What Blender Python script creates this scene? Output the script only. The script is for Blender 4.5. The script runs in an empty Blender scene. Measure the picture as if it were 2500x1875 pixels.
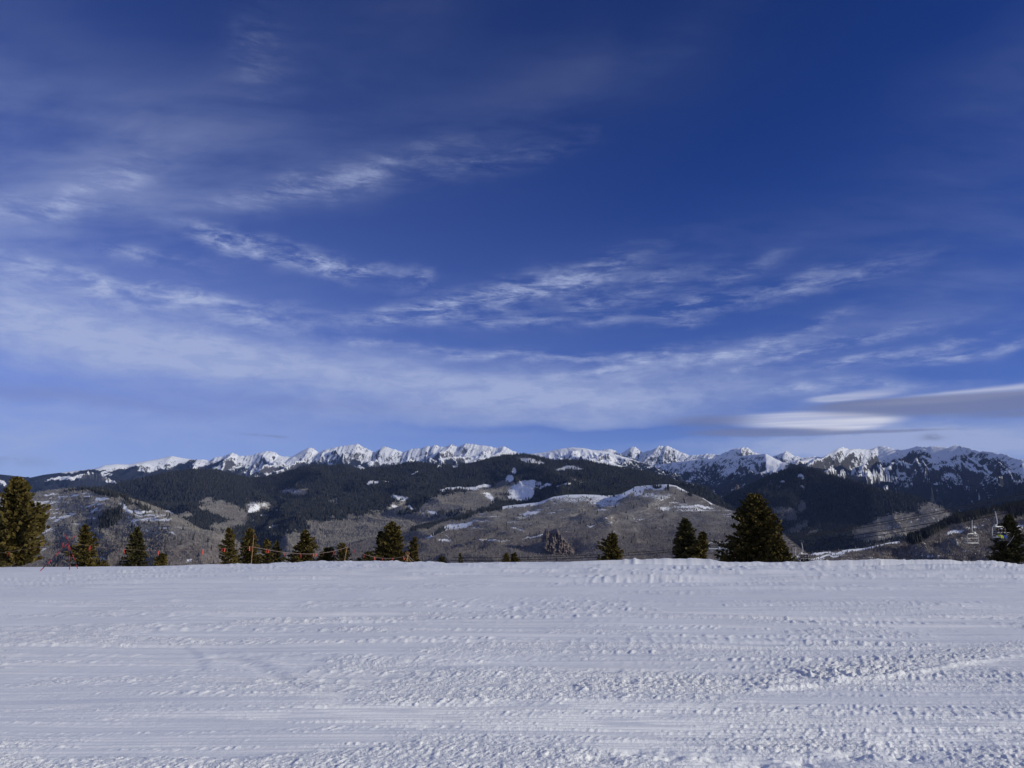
import bpy, math, random
import numpy as np
from mathutils import Vector, Matrix

R = math.radians
# ------------------------------------------------------------------ camera
FPX = 1877.0                     # focal length in pixels of the 2500 x 1875 photograph
CX, CY = 1250.0, 937.5
PITCH = math.atan((1232 - CY) / FPX)
EYE = 1.6
SUN_AZ, SUN_EL = 110.0, 19.5     # degrees, clockwise from +Y (view direction)

scene = bpy.context.scene
cam_d = bpy.data.cameras.new('camera')
cam = bpy.data.objects.new('camera', cam_d)
scene.collection.objects.link(cam)
cam.location = (0, 0, EYE)
cam.rotation_euler = (R(90) + PITCH, 0, 0)
cam_d.sensor_width = 36
cam_d.lens = 36 * FPX / 2500
cam_d.clip_start = 0.1
cam_d.clip_end = 120000
scene.camera = cam

cP, sP = math.cos(PITCH), math.sin(PITCH)
def ray(px, py):
    """photo pixel -> direction with dy = 1"""
    a = (px - CX) / FPX
    b = (CY - py) / FPX
    d = np.array([a, cP - sP * b, sP + cP * b])
    return d / d[1]
def at(px, py, y):
    d = ray(px, py)
    return Vector((d[0] * y, y, EYE + d[2] * y))
def azel(px, py):
    d = ray(px, py)
    return math.atan2(d[0], d[1]), math.atan2(d[2], math.hypot(d[0], d[1]))
def project(x, y, z):
    zz = z - EYE
    dep = np.maximum(y * cP + zz * sP, 1e-3)
    return CX + FPX * x / dep, CY - FPX * (-y * sP + zz * cP) / dep

# ------------------------------------------------------------------ node helper
class NT:
    def __init__(s, tree):
        s.t = tree
    def n(s, kind, **kw):
        nd = s.t.nodes.new(kind)
        for k, v in kw.items():
            setattr(nd, k, v)
        return nd
    def put(s, sock, v):
        if hasattr(v, 'is_linked') or isinstance(v, bpy.types.NodeSocket):
            s.t.links.new(v, sock)
        elif v is not None:
            sock.default_value = v
    def math(s, op, a, b=None, c=None, clamp=False):
        nd = s.n('ShaderNodeMath', operation=op, use_clamp=clamp)
        s.put(nd.inputs[0], a)
        if b is not None: s.put(nd.inputs[1], b)
        if c is not None: s.put(nd.inputs[2], c)
        return nd.outputs[0]
    def vmath(s, op, a, b=None):
        nd = s.n('ShaderNodeVectorMath', operation=op)
        s.put(nd.inputs[0], a)
        if b is not None: s.put(nd.inputs[1], b)
        return nd.outputs['Value' if op in ('DOT_PRODUCT', 'LENGTH') else 'Vector']
    def mapping(s, v, loc=(0, 0, 0), rot=(0, 0, 0), scale=(1, 1, 1), kind='POINT'):
        nd = s.n('ShaderNodeMapping', vector_type=kind)
        s.put(nd.inputs[0], v)
        nd.inputs[1].default_value = loc; nd.inputs[2].default_value = rot; nd.inputs[3].default_value = scale
        return nd.outputs[0]
    def noise(s, v, scale=1, detail=4, rough=.5, dist=0.0, lac=2.0, dim='3D'):
        nd = s.n('ShaderNodeTexNoise', noise_dimensions=dim)
        s.put(nd.inputs['Vector'], v)
        nd.inputs['Scale'].default_value = scale; nd.inputs['Detail'].default_value = detail
        nd.inputs['Roughness'].default_value = rough; nd.inputs['Distortion'].default_value = dist
        nd.inputs['Lacunarity'].default_value = lac
        return nd.outputs['Fac']
    def ramp(s, v, lo, hi, smooth=True):
        nd = s.n('ShaderNodeMapRange', interpolation_type='SMOOTHSTEP' if smooth else 'LINEAR')
        s.put(nd.inputs[0], v)
        nd.inputs[1].default_value = lo; nd.inputs[2].default_value = hi
        return nd.outputs[0]
    def mix(s, f, a, b):
        nd = s.n('ShaderNodeMix', data_type='RGBA')
        s.put(nd.inputs[0], f)
        for i, v in ((6, a), (7, b)):
            if isinstance(v, tuple): v = (*v[:3], 1)
            s.put(nd.inputs[i], v)
        return nd.outputs[2]
    def attr(s, name):
        nd = s.n('ShaderNodeAttribute', attribute_name=name)
        return nd.outputs['Fac']

# ------------------------------------------------------------------ world: daylight sky with cirrus and lenticular clouds
world = bpy.data.worlds.new('World')
scene.world = world
world.use_nodes = True
def build_world():
    t = world.node_tree
    t.nodes.clear()
    w = NT(t)
    sky = w.n('ShaderNodeTexSky', sky_type='NISHITA', sun_disc=False)
    sky.sun_elevation = R(SUN_EL); sky.sun_rotation = R(SUN_AZ)
    sky.altitude = 3400; sky.air_density = 1.0; sky.dust_density = 0.1; sky.ozone_density = 5.0
    # thin dry air above 3000 m: deepen the blue the way the photograph has it
    gam = w.n('ShaderNodeGamma'); gam.inputs[1].default_value = 1.2
    t.links.new(sky.outputs[0], gam.inputs[0])
    tint = w.n('ShaderNodeMix', data_type='RGBA', blend_type='MULTIPLY')
    tint.inputs[0].default_value = 1.0
    t.links.new(gam.outputs[0], tint.inputs[6]); tint.inputs[7].default_value = (.25, .60, 1.28, 1)
    bg_sky = w.n('ShaderNodeBackground')
    t.links.new(tint.outputs[2], bg_sky.inputs[0])
    bg_sky.inputs[1].default_value = 0.052

    g = w.n('ShaderNodeTexCoord').outputs['Generated']
    sep = w.n('ShaderNodeSeparateXYZ'); t.links.new(g, sep.inputs[0])
    az = w.math('ARCTAN2', sep.outputs[0], sep.outputs[1])
    el = w.math('ARCSINE', sep.outputs[2])
    cmb = w.n('ShaderNodeCombineXYZ'); w.put(cmb.inputs[0], az); w.put(cmb.inputs[1], el)
    ae = cmb.outputs[0]
    # position on a flat cloud deck, for noise that foreshortens towards the horizon
    zz = w.math('ADD', w.math('MAXIMUM', sep.outputs[2], 0.0), 0.16)
    cmb2 = w.n('ShaderNodeCombineXYZ')
    w.put(cmb2.inputs[0], w.math('DIVIDE', sep.outputs[0], zz)); w.put(cmb2.inputs[1], w.math('DIVIDE', sep.outputs[1], zz))
    deck = cmb2.outputs[0]

    # noises
    soft = w.noise(w.mapping(deck, scale=(.55, .8, 1), rot=(0, 0, .35), loc=(3.1, 1.2, 0)), 1.5, 4, .5, .4, dim='2D')
    fib = w.noise(w.mapping(ae, scale=(5.5, 26, 1), rot=(0, 0, -.24), loc=(.3, .7, 0)), 2.6, 7, .68, .22, dim='2D')
    fib2 = w.noise(w.mapping(ae, scale=(6, 20, 1), rot=(0, 0, .16), loc=(5.3, 2.7, 0)), 3.0, 7, .68, .25, dim='2D')
    fib3 = w.noise(w.mapping(deck, scale=(.9, 2.2, 1), rot=(0, 0, -.5), loc=(1.3, .4, 0)), 2.4, 7, .60, .12, dim='2D')
    puff = w.noise(w.mapping(ae, scale=(6, 12, 1), loc=(2.3, 7.7, 0)), 4.5, 6, .64, .15, dim='2D')

    K = 1.13   # the lists below use 2212-pixel-wide coordinates
    warp_n = w.n('ShaderNodeTexNoise', noise_dimensions='2D'); w.put(warp_n.inputs['Vector'], ae)
    warp_n.inputs['Scale'].default_value = 7; warp_n.inputs['Detail'].default_value = 3
    wv = w.vmath('SUBTRACT', warp_n.outputs['Color'], (.5, .5, .5))
    aew = w.vmath('ADD', ae, w.vmath('MULTIPLY', wv, (.08, .035, 0)))
    def quad(src):
        sp = w.n('ShaderNodeSeparateXYZ'); t.links.new(src, sp.inputs[0])
        x, y = sp.outputs[0], sp.outputs[1]
        q = w.n('ShaderNodeCombineXYZ')
        w.put(q.inputs[0], w.math('MULTIPLY', x, x)); w.put(q.inputs[1], w.math('MULTIPLY', x, y)); w.put(q.inputs[2], w.math('MULTIPLY', y, y))
        l = w.n('ShaderNodeCombineXYZ')
        w.put(l.inputs[0], x); w.put(l.inputs[1], y); l.inputs[2].default_value = 1
        return q.outputs[0], l.outputs[0]
    def total(items, src):
        """sum of soft elliptical spots (cx, cy, rx, ry, tilt, amplitude), each a quadratic form in azimuth / elevation"""
        acc = None
        for cx, cy, rx, ry, tilt, amp in items:
            a, e = azel(cx * K, cy * K)
            a2, _ = azel((cx + 1) * K, cy * K); _, e2 = azel(cx * K, (cy - 1) * K)
            c, s_ = math.cos(R(tilt)), math.sin(R(tilt))
            iu, iv = 1 / (rx * abs(a2 - a)), 1 / (ry * abs(e2 - e))
            m = np.array([[c * iu, s_ * iu], [-s_ * iv, c * iv]])
            Q = m.T @ m; p0 = np.array([a, e]); L = -2 * Q @ p0; F = p0 @ Q @ p0
            d1 = w.vmath('DOT_PRODUCT', src[0], tuple(-v for v in (Q[0, 0], 2 * Q[0, 1], Q[1, 1])))
            d2 = w.vmath('DOT_PRODUCT', src[1], (-L[0], -L[1], -F + math.log(amp)))
            g_ = w.math('EXPONENT', w.math('ADD', d1, d2))
            acc = g_ if acc is None else w.math('ADD', acc, g_)
        return acc
    qaew = quad(aew)

    # 1 soft veils (cx, cy, rx, ry, tilt, amp)
    veil = total([
        (-60, 680, 520, 95, -5, .36), (330, 755, 480, 66, -8, .34), (750, 810, 420, 56, -6, .32), (1150, 848, 380, 54, -3, .40), (1480, 850, 280, 46, 4, .34),
        (200, 620, 460, 44, -2, .18), (1000, 905, 440, 28, 0, .20), (1900, 962, 420, 30, 0, .62), (2080, 935, 420, 45, 0, .34), (1980, 850, 300, 40, 0, .18), (1450, 795, 380, 20, 8, .30),
        (150, 905, 620, 60, -2, .20),
        (-200, 930, 560, 60, 0, .12),
    ], qaew)
    veil = w.math('MULTIPLY', veil, w.math('ADD', w.math('MULTIPLY', w.ramp(soft, .22, .62), .35), .72))
    veil = w.math('MULTIPLY', veil, w.math('ADD', w.math('MULTIPLY', w.ramp(fib2, .3, .7), .45), .72))
    # thin mottled cirrus high up
    high = total([
        (250, 410, 330, 85, 12, .30), (-80, 250, 420, 240, 0, .25), (600, 150, 420, 110, 25, .12), (720, 385, 240, 46, 18, .24), (420, 300, 260, 60, 10, .16),
        (1500, 560, 420, 70, 8, .10), (2100, 600, 360, 150, 15, .16), (2150, 230, 260, 150, 20, .10), (1350, 120, 340, 60, 15, .06), (1000, 250, 500, 120, 10, .07), (-50, 480, 300, 60, 8, .26), (350, 560, 400, 60, 0, .14),
    ], qaew)
    high = w.math('MULTIPLY', high, w.math('ADD', w.math('MULTIPLY', w.ramp(fib3, .25, .78), .70), .12))
    haze_all = w.math('MULTIPLY', w.ramp(soft, .5, .9), .03)
    outside = w.math('MAXIMUM', w.ramp(w.math('ABSOLUTE', az), .68, 1.0), w.ramp(el, .66, .9))
    haze_all = w.math('ADD', haze_all, w.math('MULTIPLY', outside, w.math('MULTIPLY', w.ramp(soft, .2, .8), .50)))  # thicker veil added beyond the view, for a less blue sky fill
    # bluer lanes between the sheets
    shade = total([(100, 846, 460, 19, -4, .42), (620, 872, 330, 13, -4, .24), (900, 885, 260, 9, -2, .16)], qaew)
    lane = total([(1180, 928, 330, 9, 0, .20), (1450, 938, 200, 12, 0, .22), (1050, 745, 300, 14, -2, .10), (2120, 800, 220, 22, 0, .14)], qaew)
    veil = w.math('MAXIMUM', w.math('SUBTRACT', veil, lane), 0.0)

    # 2 fibrous streaks rising to the right, and a few falling to the right
    up = total([
        (1050, 642, 260, 26, 12, 1.0), (910, 682, 140, 18, 2, .7), (1240, 600, 130, 24, 18, .6), (1110, 697, 80, 14, 4, .9), (1330, 683, 75, 13, 6, .85), (1245, 650, 50, 22, 10, .75), (1400, 620, 120, 26, 14, .65),
        (1480, 664, 60, 20, 12, .85), (1515, 697, 40, 9, 0, .65), (1600, 580, 80, 18, 22, .6), (1680, 625, 190, 24, 12, .75), (1850, 600, 150, 18, 12, .5),
        (1690, 742, 150, 15, 17, 1.0), (1780, 765, 250, 13, 12, .75), (1930, 765, 220, 12, 11, .9), (2110, 755, 200, 14, 6, .85), (1600, 778, 210, 12, 8, .7),
        (1120, 772, 280, 12, -2, .9), (1420, 775, 160, 14, 10, .65), (1750, 845, 100, 13, 5, .7), (1900, 838, 120, 9, 2, .65), (1300, 800, 260, 10, 4, .55),
        (720, 395, 230, 26, 18, .62), (230, 400, 140, 40, 24, .55), (90, 455, 180, 28, 12, .45), (560, 130, 60, 90, 40, .22), (370, 655, 110, 11, 12, .5), (430, 745, 80, 9, 16, .45), (1040, 350, 200, 30, 14, .22),
    ], qaew)
    down = total([
        (600, 548, 180, 19, -10, 1.0), (760, 572, 120, 15, -3, .8), (480, 525, 70, 22, 0, .75), (330, 560, 100, 18, -3, .6), (560, 690, 150, 22, -4, .6), (900, 606, 28, 20, -30, .55),
        (200, 615, 340, 26, -3, .5), (150, 590, 160, 9, -5, .3), (820, 745, 150, 9, -3, .5), (400, 640, 260, 16, -2, .35),
    ], qaew)
    upd = w.math('MULTIPLY', up, w.ramp(fib, .34, .72))
    dnd = w.math('MULTIPLY', down, w.ramp(fib2, .34, .72))
    pf = w.math('ADD', w.math('MULTIPLY', w.ramp(puff, .3, .7), .6), .55)
    streak = w.math('MULTIPLY', w.math('ADD', upd, dnd), pf)
    # pale air low over the mountains, deeper towards the side away from the sun
    eld = w.math('MAXIMUM', el, 0.0)
    low = w.math('MULTIPLY', w.math('EXPONENT', w.math('MULTIPLY', eld, -1 / .10)), .52)
    lowl = w.math('MULTIPLY', w.math('MULTIPLY', w.math('EXPONENT', w.math('MULTIPLY', eld, -1 / .22)), w.ramp(az, .35, -.45)), .34)
    dens = w.math('ADD', w.math('ADD', veil, w.math('ADD', haze_all, high)), w.math('ADD', w.math('MULTIPLY', streak, .68), w.math('ADD', low, lowl)))
    dens = w.math('MINIMUM', dens, .86)
    # 3 lenticular clouds: lit caps and grey undersides (el-based lens shapes)
    lens_src = quad(w.vmath('ADD', ae, w.vmath('MULTIPLY', wv, (.02, .004, 0))))
    capA = w.ramp(total([(2160, 846, 400, 15, 2.5, 1.0)], lens_src), .25, .8); capA2 = w.ramp(total([(1850, 857, 110, 12, 4, .9), (1790, 862, 50, 6, 0, .5)], lens_src), .2, .9)
    greyA = w.ramp(total([(2110, 870, 350, 22, 1, 1.1), (1900, 873, 160, 10, 0, .6), (2260, 892, 200, 10, 0, .5)], lens_src), .18, .75)
    capB = w.ramp(total([(1735, 908, 175, 19, -1, 1.0), (1835, 918, 90, 17, 4, .7)], lens_src), .18, .85)
    greyB = w.ramp(total([(1650, 934, 180, 9, 0, 1.0), (1540, 910, 130, 17, 0, .72), (1900, 933, 210, 4.5, 0, .7)], lens_src), .2, .8)
    strat = w.noise(w.mapping(ae, scale=(3, 160, 1), rot=(0, 0, .01)), 1.0, 3, .5, .3, dim='2D')
    st = w.math('ADD', w.math('MULTIPLY', w.ramp(strat, .3, .7), .45), .6)
    white = w.math('MULTIPLY', w.math('ADD', w.math('ADD', w.math('MULTIPLY', capA, .50), w.math('MULTIPLY', capA2, .5)), w.math('MULTIPLY', capB, .80)), st)
    grey = w.math('ADD', w.math('MULTIPLY', greyA, .80), w.math('MULTIPLY', greyB, .70))
    wisp = total([(2010, 945, 26, 7, 0, .75), (575, 942, 55, 2.8, -2, .5), (-10, 992, 95, 11, -3, .45), (1055, 933, 60, 3, 0, .25), (2420, 940, 18, 4, 0, .5)], lens_src)
    wisp = w.math('MULTIPLY', wisp, w.ramp(puff, .34, .62))
    grey = w.math('MINIMUM', w.math('ADD', grey, wisp), .92)
    white = w.math('MINIMUM', white, .95)

    def bg(col, st):
        b = w.n('ShaderNodeBackground'); b.inputs[0].default_value = (*col, 1); b.inputs[1].default_value = st; return b.outputs[0]
    def mixs(f, a, b):
        m = w.n('ShaderNodeMixShader'); w.put(m.inputs[0], f); t.links.new(a, m.inputs[1]); t.links.new(b, m.inputs[2]); return m.outputs[0]
    s1 = mixs(dens, bg_sky.outputs[0], bg((.43, .50, .73), 1.0))
    s1 = mixs(shade, s1, bg((.19, .235, .50), 1.0))
    s2 = mixs(white, s1, bg((.86, .86, .92), 1.0))
    s3 = mixs(grey, s2, bg((.19, .21, .34), 1.0))
    out = w.n('ShaderNodeOutputWorld')
    t.links.new(s3, out.inputs[0])
build_world()
world.cycles.sampling_method = 'MANUAL'
world.cycles.sample_map_resolution = 256

# ------------------------------------------------------------------ sun
sun_d = bpy.data.lights.new('sun', 'SUN')
sun_d.energy = 3.3
sun_d.angle = R(0.53)
sun_d.color = (1.0, .955, .80)
sun = bpy.data.objects.new('sun', sun_d)
scene.collection.objects.link(sun)
_sd = Vector((math.sin(R(SUN_AZ)) * math.cos(R(SUN_EL)), math.cos(R(SUN_AZ)) * math.cos(R(SUN_EL)), math.sin(R(SUN_EL))))
sun.rotation_euler = _sd.to_track_quat('Z', 'Y').to_euler()
sun.location = _sd * 200

vs = scene.view_settings
vs.view_transform = 'Standard'
try: vs.look = 'None'
except Exception: pass
vs.exposure = 0.0
vs.gamma = 1.0
vs.use_curve_mapping = False
scene.cycles.max_bounces = 6
scene.cycles.diffuse_bounces = 3
scene.cycles.transparent_max_bounces = 8

# ------------------------------------------------------------------ shared helpers
COL = scene.collection
def tag(o, label=None, cat=None, group=None, kind=None):
    if label: o['label'] = label
    if cat: o['category'] = cat
    if group: o['group'] = group
    if kind: o['kind'] = kind
    return o
def link_mesh(name, verts, faces, mat=None, parent=None, smooth=False):
    me = bpy.data.meshes.new(name)
    me.from_pydata([tuple(v) for v in verts], [], faces)
    me.update()
    if smooth:
        me.polygons.foreach_set('use_smooth', [True] * len(me.polygons))
    if mat: me.materials.append(mat)
    o = bpy.data.objects.new(name, me)
    COL.objects.link(o)
    if parent: o.parent = parent
    return o
def grid_mesh(name, X, Y, Z, mat, attrs=None, smooth=True):
    """X, Y, Z arrays of shape (rows, cols)"""
    nr, nc = X.shape
    me = bpy.data.meshes.new(name)
    co = np.stack([X, Y, Z], -1).reshape(-1, 3).astype(np.float32)
    me.vertices.add(nr * nc)
    me.vertices.foreach_set('co', co.ravel())
    i = np.arange((nr - 1))[:, None] * nc + np.arange(nc - 1)[None, :]
    q = np.stack([i, i + 1, i + nc + 1, i + nc], -1).reshape(-1, 4).astype(np.int32)
    nq = len(q)
    me.loops.add(nq * 4)
    me.loops.foreach_set('vertex_index', q.ravel())
    me.polygons.add(nq)
    me.polygons.foreach_set('loop_start', np.arange(nq, dtype=np.int32) * 4)
    me.polygons.foreach_set('loop_total', np.full(nq, 4, np.int32))
    me.polygons.foreach_set('use_smooth', np.full(nq, smooth, bool))
    me.update(calc_edges=True)
    if attrs:
        for k, v in attrs.items():
            a = me.attributes.new(k, 'FLOAT', 'POINT')
            a.data.foreach_set('value', np.ascontiguousarray(v, np.float32).ravel())
    me.materials.append(mat)
    o = bpy.data.objects.new(name, me)
    COL.objects.link(o)
    return o
def empty(name, loc=(0, 0, 0), rz=0.0):
    o = bpy.data.objects.new(name, None)
    o.empty_display_size = .2
    o.location = loc
    o.rotation_euler = (0, 0, rz)
    COL.objects.link(o)
    return o

# numpy gradient noise
_rs = np.random.RandomState(7)
_ang = _rs.rand(256).astype(np.float32) * 2 * np.pi
_GX, _GY = np.cos(_ang), np.sin(_ang)
_PM = _rs.permutation(256).astype(np.int32)
_PM = np.concatenate([_PM, _PM])
def perlin(x, y, seed=0):
    x = np.asarray(x, np.float32) + seed * 17.31; y = np.asarray(y, np.float32) + seed * 9.77
    fx0 = np.floor(x); fy0 = np.floor(y)
    ix = fx0.astype(np.int32); iy = fy0.astype(np.int32)
    fx = x - fx0; fy = y - fy0
    u = fx * fx * fx * (fx * (fx * 6 - 15) + 10); v = fy * fy * fy * (fy * (fy * 6 - 15) + 10)
    a = _PM[ix & 255]; b = _PM[(ix + 1) & 255]
    iy0 = iy & 255; iy1 = (iy + 1) & 255
    h00 = _PM[a + iy0]; h10 = _PM[b + iy0]; h01 = _PM[a + iy1]; h11 = _PM[b + iy1]
    n00 = _GX[h00] * fx + _GY[h00] * fy
    n10 = _GX[h10] * (fx - 1) + _GY[h10] * fy
    n01 = _GX[h01] * fx + _GY[h01] * (fy - 1)
    n11 = _GX[h11] * (fx - 1) + _GY[h11] * (fy - 1)
    return ((n00 + u * (n10 - n00)) * (1 - v) + (n01 + u * (n11 - n01)) * v) * 1.5
def fbm(x, y, oct=4, seed=0, gain=.5, lac=2.03):
    s = 0; a = 1.0; f = 1.0
    for k in range(oct):
        s = s + a * perlin(x * f, y * f, seed + k * 3); a *= gain; f *= lac
    return s
def ridged(x, y, oct=4, seed=0, gain=.5, lac=2.1):
    s = 0; a = 1.0; f = 1.0; w = 1.0; tot = 0
    for k in range(oct):
        n = 1 - np.abs(perlin(x * f, y * f, seed + k * 5)) * 1.5
        n = np.clip(n, 0, 1) ** 2
        s = s + a * n * w; tot += a
        w = np.clip(n * 1.6, 0, 1); a *= gain; f *= lac
    return s / tot
def sstep(lo, hi, v):
    t = np.clip((v - lo) / (hi - lo), 0, 1)
    return t * t * (3 - 2 * t)

# ------------------------------------------------------------------ materials
def new_mat(name):
    m = bpy.data.materials.new(name)
    m.use_nodes = True
    t = m.node_tree
    t.nodes.clear()
    w = NT(t)
    out = w.n('ShaderNodeOutputMaterial')
    p = w.n('ShaderNodeBsdfPrincipled')
    t.links.new(p.outputs[0], out.inputs[0])
    p.inputs['Specular IOR Level'].default_value = .2
    p.inputs['Roughness'].default_value = .7
    return m, w, p
def plain(name, col, rough=.6, var=.12, scale=8.0, metal=0.0, spec=.3):
    m, w, p = new_mat(name)
    g = w.n('ShaderNodeTexCoord').outputs['Object']
    n = w.noise(g, scale, 5, .6)
    d = tuple(c * (1 - var * 2) for c in col); l = tuple(min(1, c * (1 + var * 2)) for c in col)
    w.put(p.inputs['Base Color'], w.mix(w.ramp(n, .25, .75), d, l))
    p.inputs['Roughness'].default_value = rough
    p.inputs['Metallic'].default_value = metal
    p.inputs['Specular IOR Level'].default_value = spec
    return m

def mat_snow():
    m, w, p = new_mat('groomed_snow')
    pos = w.n('ShaderNodeNewGeometry').outputs['Position']
    n1 = w.noise(pos, .35, 4, .5)
    col = w.mix(w.ramp(n1, .3, .7), (.85, .85, .845), (.89, .89, .885))
    w.put(p.inputs['Base Color'], col)
    p.inputs['Roughness'].default_value = .55
    p.inputs['Specular IOR Level'].default_value = .25
    rough = w.attr('crumb')
    fine = w.noise(pos, 26, 4, .62)
    grain = w.noise(pos, 95, 2, .5)
    h = w.math('ADD', w.math('MULTIPLY', fine, w.math('ADD', w.math('MULTIPLY', rough, 1.0), .12)), w.math('MULTIPLY', grain, .12))
    b = w.n('ShaderNodeBump')
    b.inputs['Strength'].default_value = .8
    b.inputs['Distance'].default_value = .032
    w.put(b.inputs['Height'], h)
    w.t.links.new(b.outputs[0], p.inputs['Normal'])
    return m

def mat_terrain(name, rock=False, aspen_col=((.19, .175, .16), (.34, .32, .295)), brown=(.17, .15, .14), cell=1 / 14.0, rock_lo=.60, rock_hi=.78):
    """snow / bare aspen / conifer floor, chosen by per-vertex land cover with fine noise on its edges"""
    m, w, p = new_mat(name)
    geo = w.n('ShaderNodeNewGeometry')
    pos = geo.outputs['Position']
    fine = w.noise(pos, cell, 4, .65)
    mid = w.noise(pos, cell * .17, 4, .6)
    asp = w.mix(w.ramp(fine, .3, .72), aspen_col[0], aspen_col[1])
    asp = w.mix(w.ramp(mid, .42, .62), asp, brown)
    lowb = w.attr('brown')
    asp = w.mix(w.math('MULTIPLY', lowb, .75), asp, w.mix(w.ramp(fine, .3, .7), (.095, .08, .075), (.22, .19, .18)))
    jit = w.math('MULTIPLY', w.math('SUBTRACT', fine, .5), 1.5)
    jit = w.math('ADD', jit, w.math('MULTIPLY', w.math('SUBTRACT', mid, .5), .55))
    fo = w.ramp(w.math('ADD', w.attr('forest'), jit), .42, .58)
    sn = w.ramp(w.math('ADD', w.attr('snow'), jit), .40, .62)
    snowcol = (.86, .87, .90)
    if rock:
        sepn = w.n('ShaderNodeSeparateXYZ'); w.t.links.new(geo.outputs['Normal'], sepn.inputs[0])
        st = w.noise(w.mapping(pos, scale=(1, .35, .35), rot=(0, 0, .5)), cell * .8, 6, .7)
        st2 = w.noise(pos, cell * 2.2, 4, .65)
        v = w.math('ADD', sepn.outputs[2], w.math('MULTIPLY', w.math('SUBTRACT', st, .5), 1.45))
        v = w.math('ADD', v, w.math('MULTIPLY', w.math('SUBTRACT', st2, .5), .6))
        rk = w.ramp(v, rock_lo, rock_hi)
        ground = w.mix(rk, w.mix(w.ramp(st2, .3, .7), (.035, .034, .038), (.11, .105, .105)), snowcol)
    else:
        ground = w.mix(sn, asp, snowcol)
    col = w.mix(fo, ground, w.mix(w.ramp(fine, .3, .7), (.011, .013, .018), (.026, .028, .032)))
    w.put(p.inputs['Base Color'], col)
    p.inputs['Roughness'].default_value = .85
    p.inputs['Specular IOR Level'].default_value = .05
    b = w.n('ShaderNodeBump')
    b.inputs['Strength'].default_value = .45 if rock else .8
    b.inputs['Distance'].default_value = (.5 if rock else .16) / cell
    w.put(b.inputs['Height'], w.noise(pos, cell * (.6 if rock else 1.5), 5, .68))
    w.t.links.new(b.outputs[0], p.inputs['Normal'])
    return m

def mat_instances(name, c0, c1, rough=.9):
    m, w, p = new_mat(name)
    r = w.n('ShaderNodeObjectInfo').outputs['Random']
    w.put(p.inputs['Base Color'], w.mix(r, c0, c1))
    p.inputs['Roughness'].default_value = rough
    p.inputs['Specular IOR Level'].default_value = .05
    return m

def mat_needles(name, c0, c1):
    m, w, p = new_mat(name)
    pos = w.n('ShaderNodeNewGeometry')
    ri = pos.outputs['Random Per Island']
    n = w.noise(pos.outputs['Position'], 1.4, 3, .6)
    f = w.math('ADD', w.math('MULTIPLY', ri, .6), w.math('MULTIPLY', w.ramp(n, .3, .7), .4))
    w.put(p.inputs['Base Color'], w.mix(f, c0, c1))
    p.inputs['Roughness'].default_value = .65
    p.inputs['Specular IOR Level'].default_value = .12
    return m

M_SNOW = mat_snow()
M_BARK = plain('bark', (.10, .075, .055), .9, .25, 6)

# ------------------------------------------------------------------ foreground ski slope
SLOPE = .0455
def base_z(x, y):
    x = np.asarray(x, float); y = np.asarray(y, float)
    e = np.maximum(y - 52, 0)
    fall = np.where(e < 36, .0040 * e * e, .0040 * 36 * 36 + .288 * (e - 36))
    far = np.maximum(y - 200, 0)
    z = -SLOPE * y - fall - .10 * far
    left = np.clip((-x - 10) / 27.0, 0, 3)
    z = z - .26 * left ** 1.3 * sstep(10, 50, y) - .0038 * np.clip(x - 6, 0, 60) * sstep(10, 50, y)
    return z
def ground_z(x, y):
    return float(base_z(x, y))
def ground_at(px, py):
    d = ray(px, py)
    y = 5.0
    for k in range(60):
        y += (EYE + d[2] * y - ground_z(d[0] * y, y)) / max(1e-3, (-d[2] - SLOPE))
        y = min(max(y, 1), 58)
    return d[0] * y, y

def seg_dist(X, Y, pts):
    """distance to a polyline, signed side, and arclength fraction"""
    best = np.full(X.shape, 1e9, np.float32); side = np.zeros(X.shape, np.float32); tt = np.zeros(X.shape, np.float32)
    n = len(pts) - 1
    for k in range(n):
        ax, ay = pts[k]; bx, by = pts[k + 1]
        dx, dy = bx - ax, by - ay
        L2 = dx * dx + dy * dy
        t = np.clip(((X - ax) * dx + (Y - ay) * dy) / L2, 0, 1)
        ex = X - ax - t * dx; ey = Y - ay - t * dy
        d = np.sqrt(ex * ex + ey * ey)
        s = (dx * (Y - ay) - dy * (X - ax)) / math.sqrt(L2)
        m = d < best
        best = np.where(m, d, best); side = np.where(m, s, side); tt = np.where(m, (k + t) / n, tt)
    return best, side, tt

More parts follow.
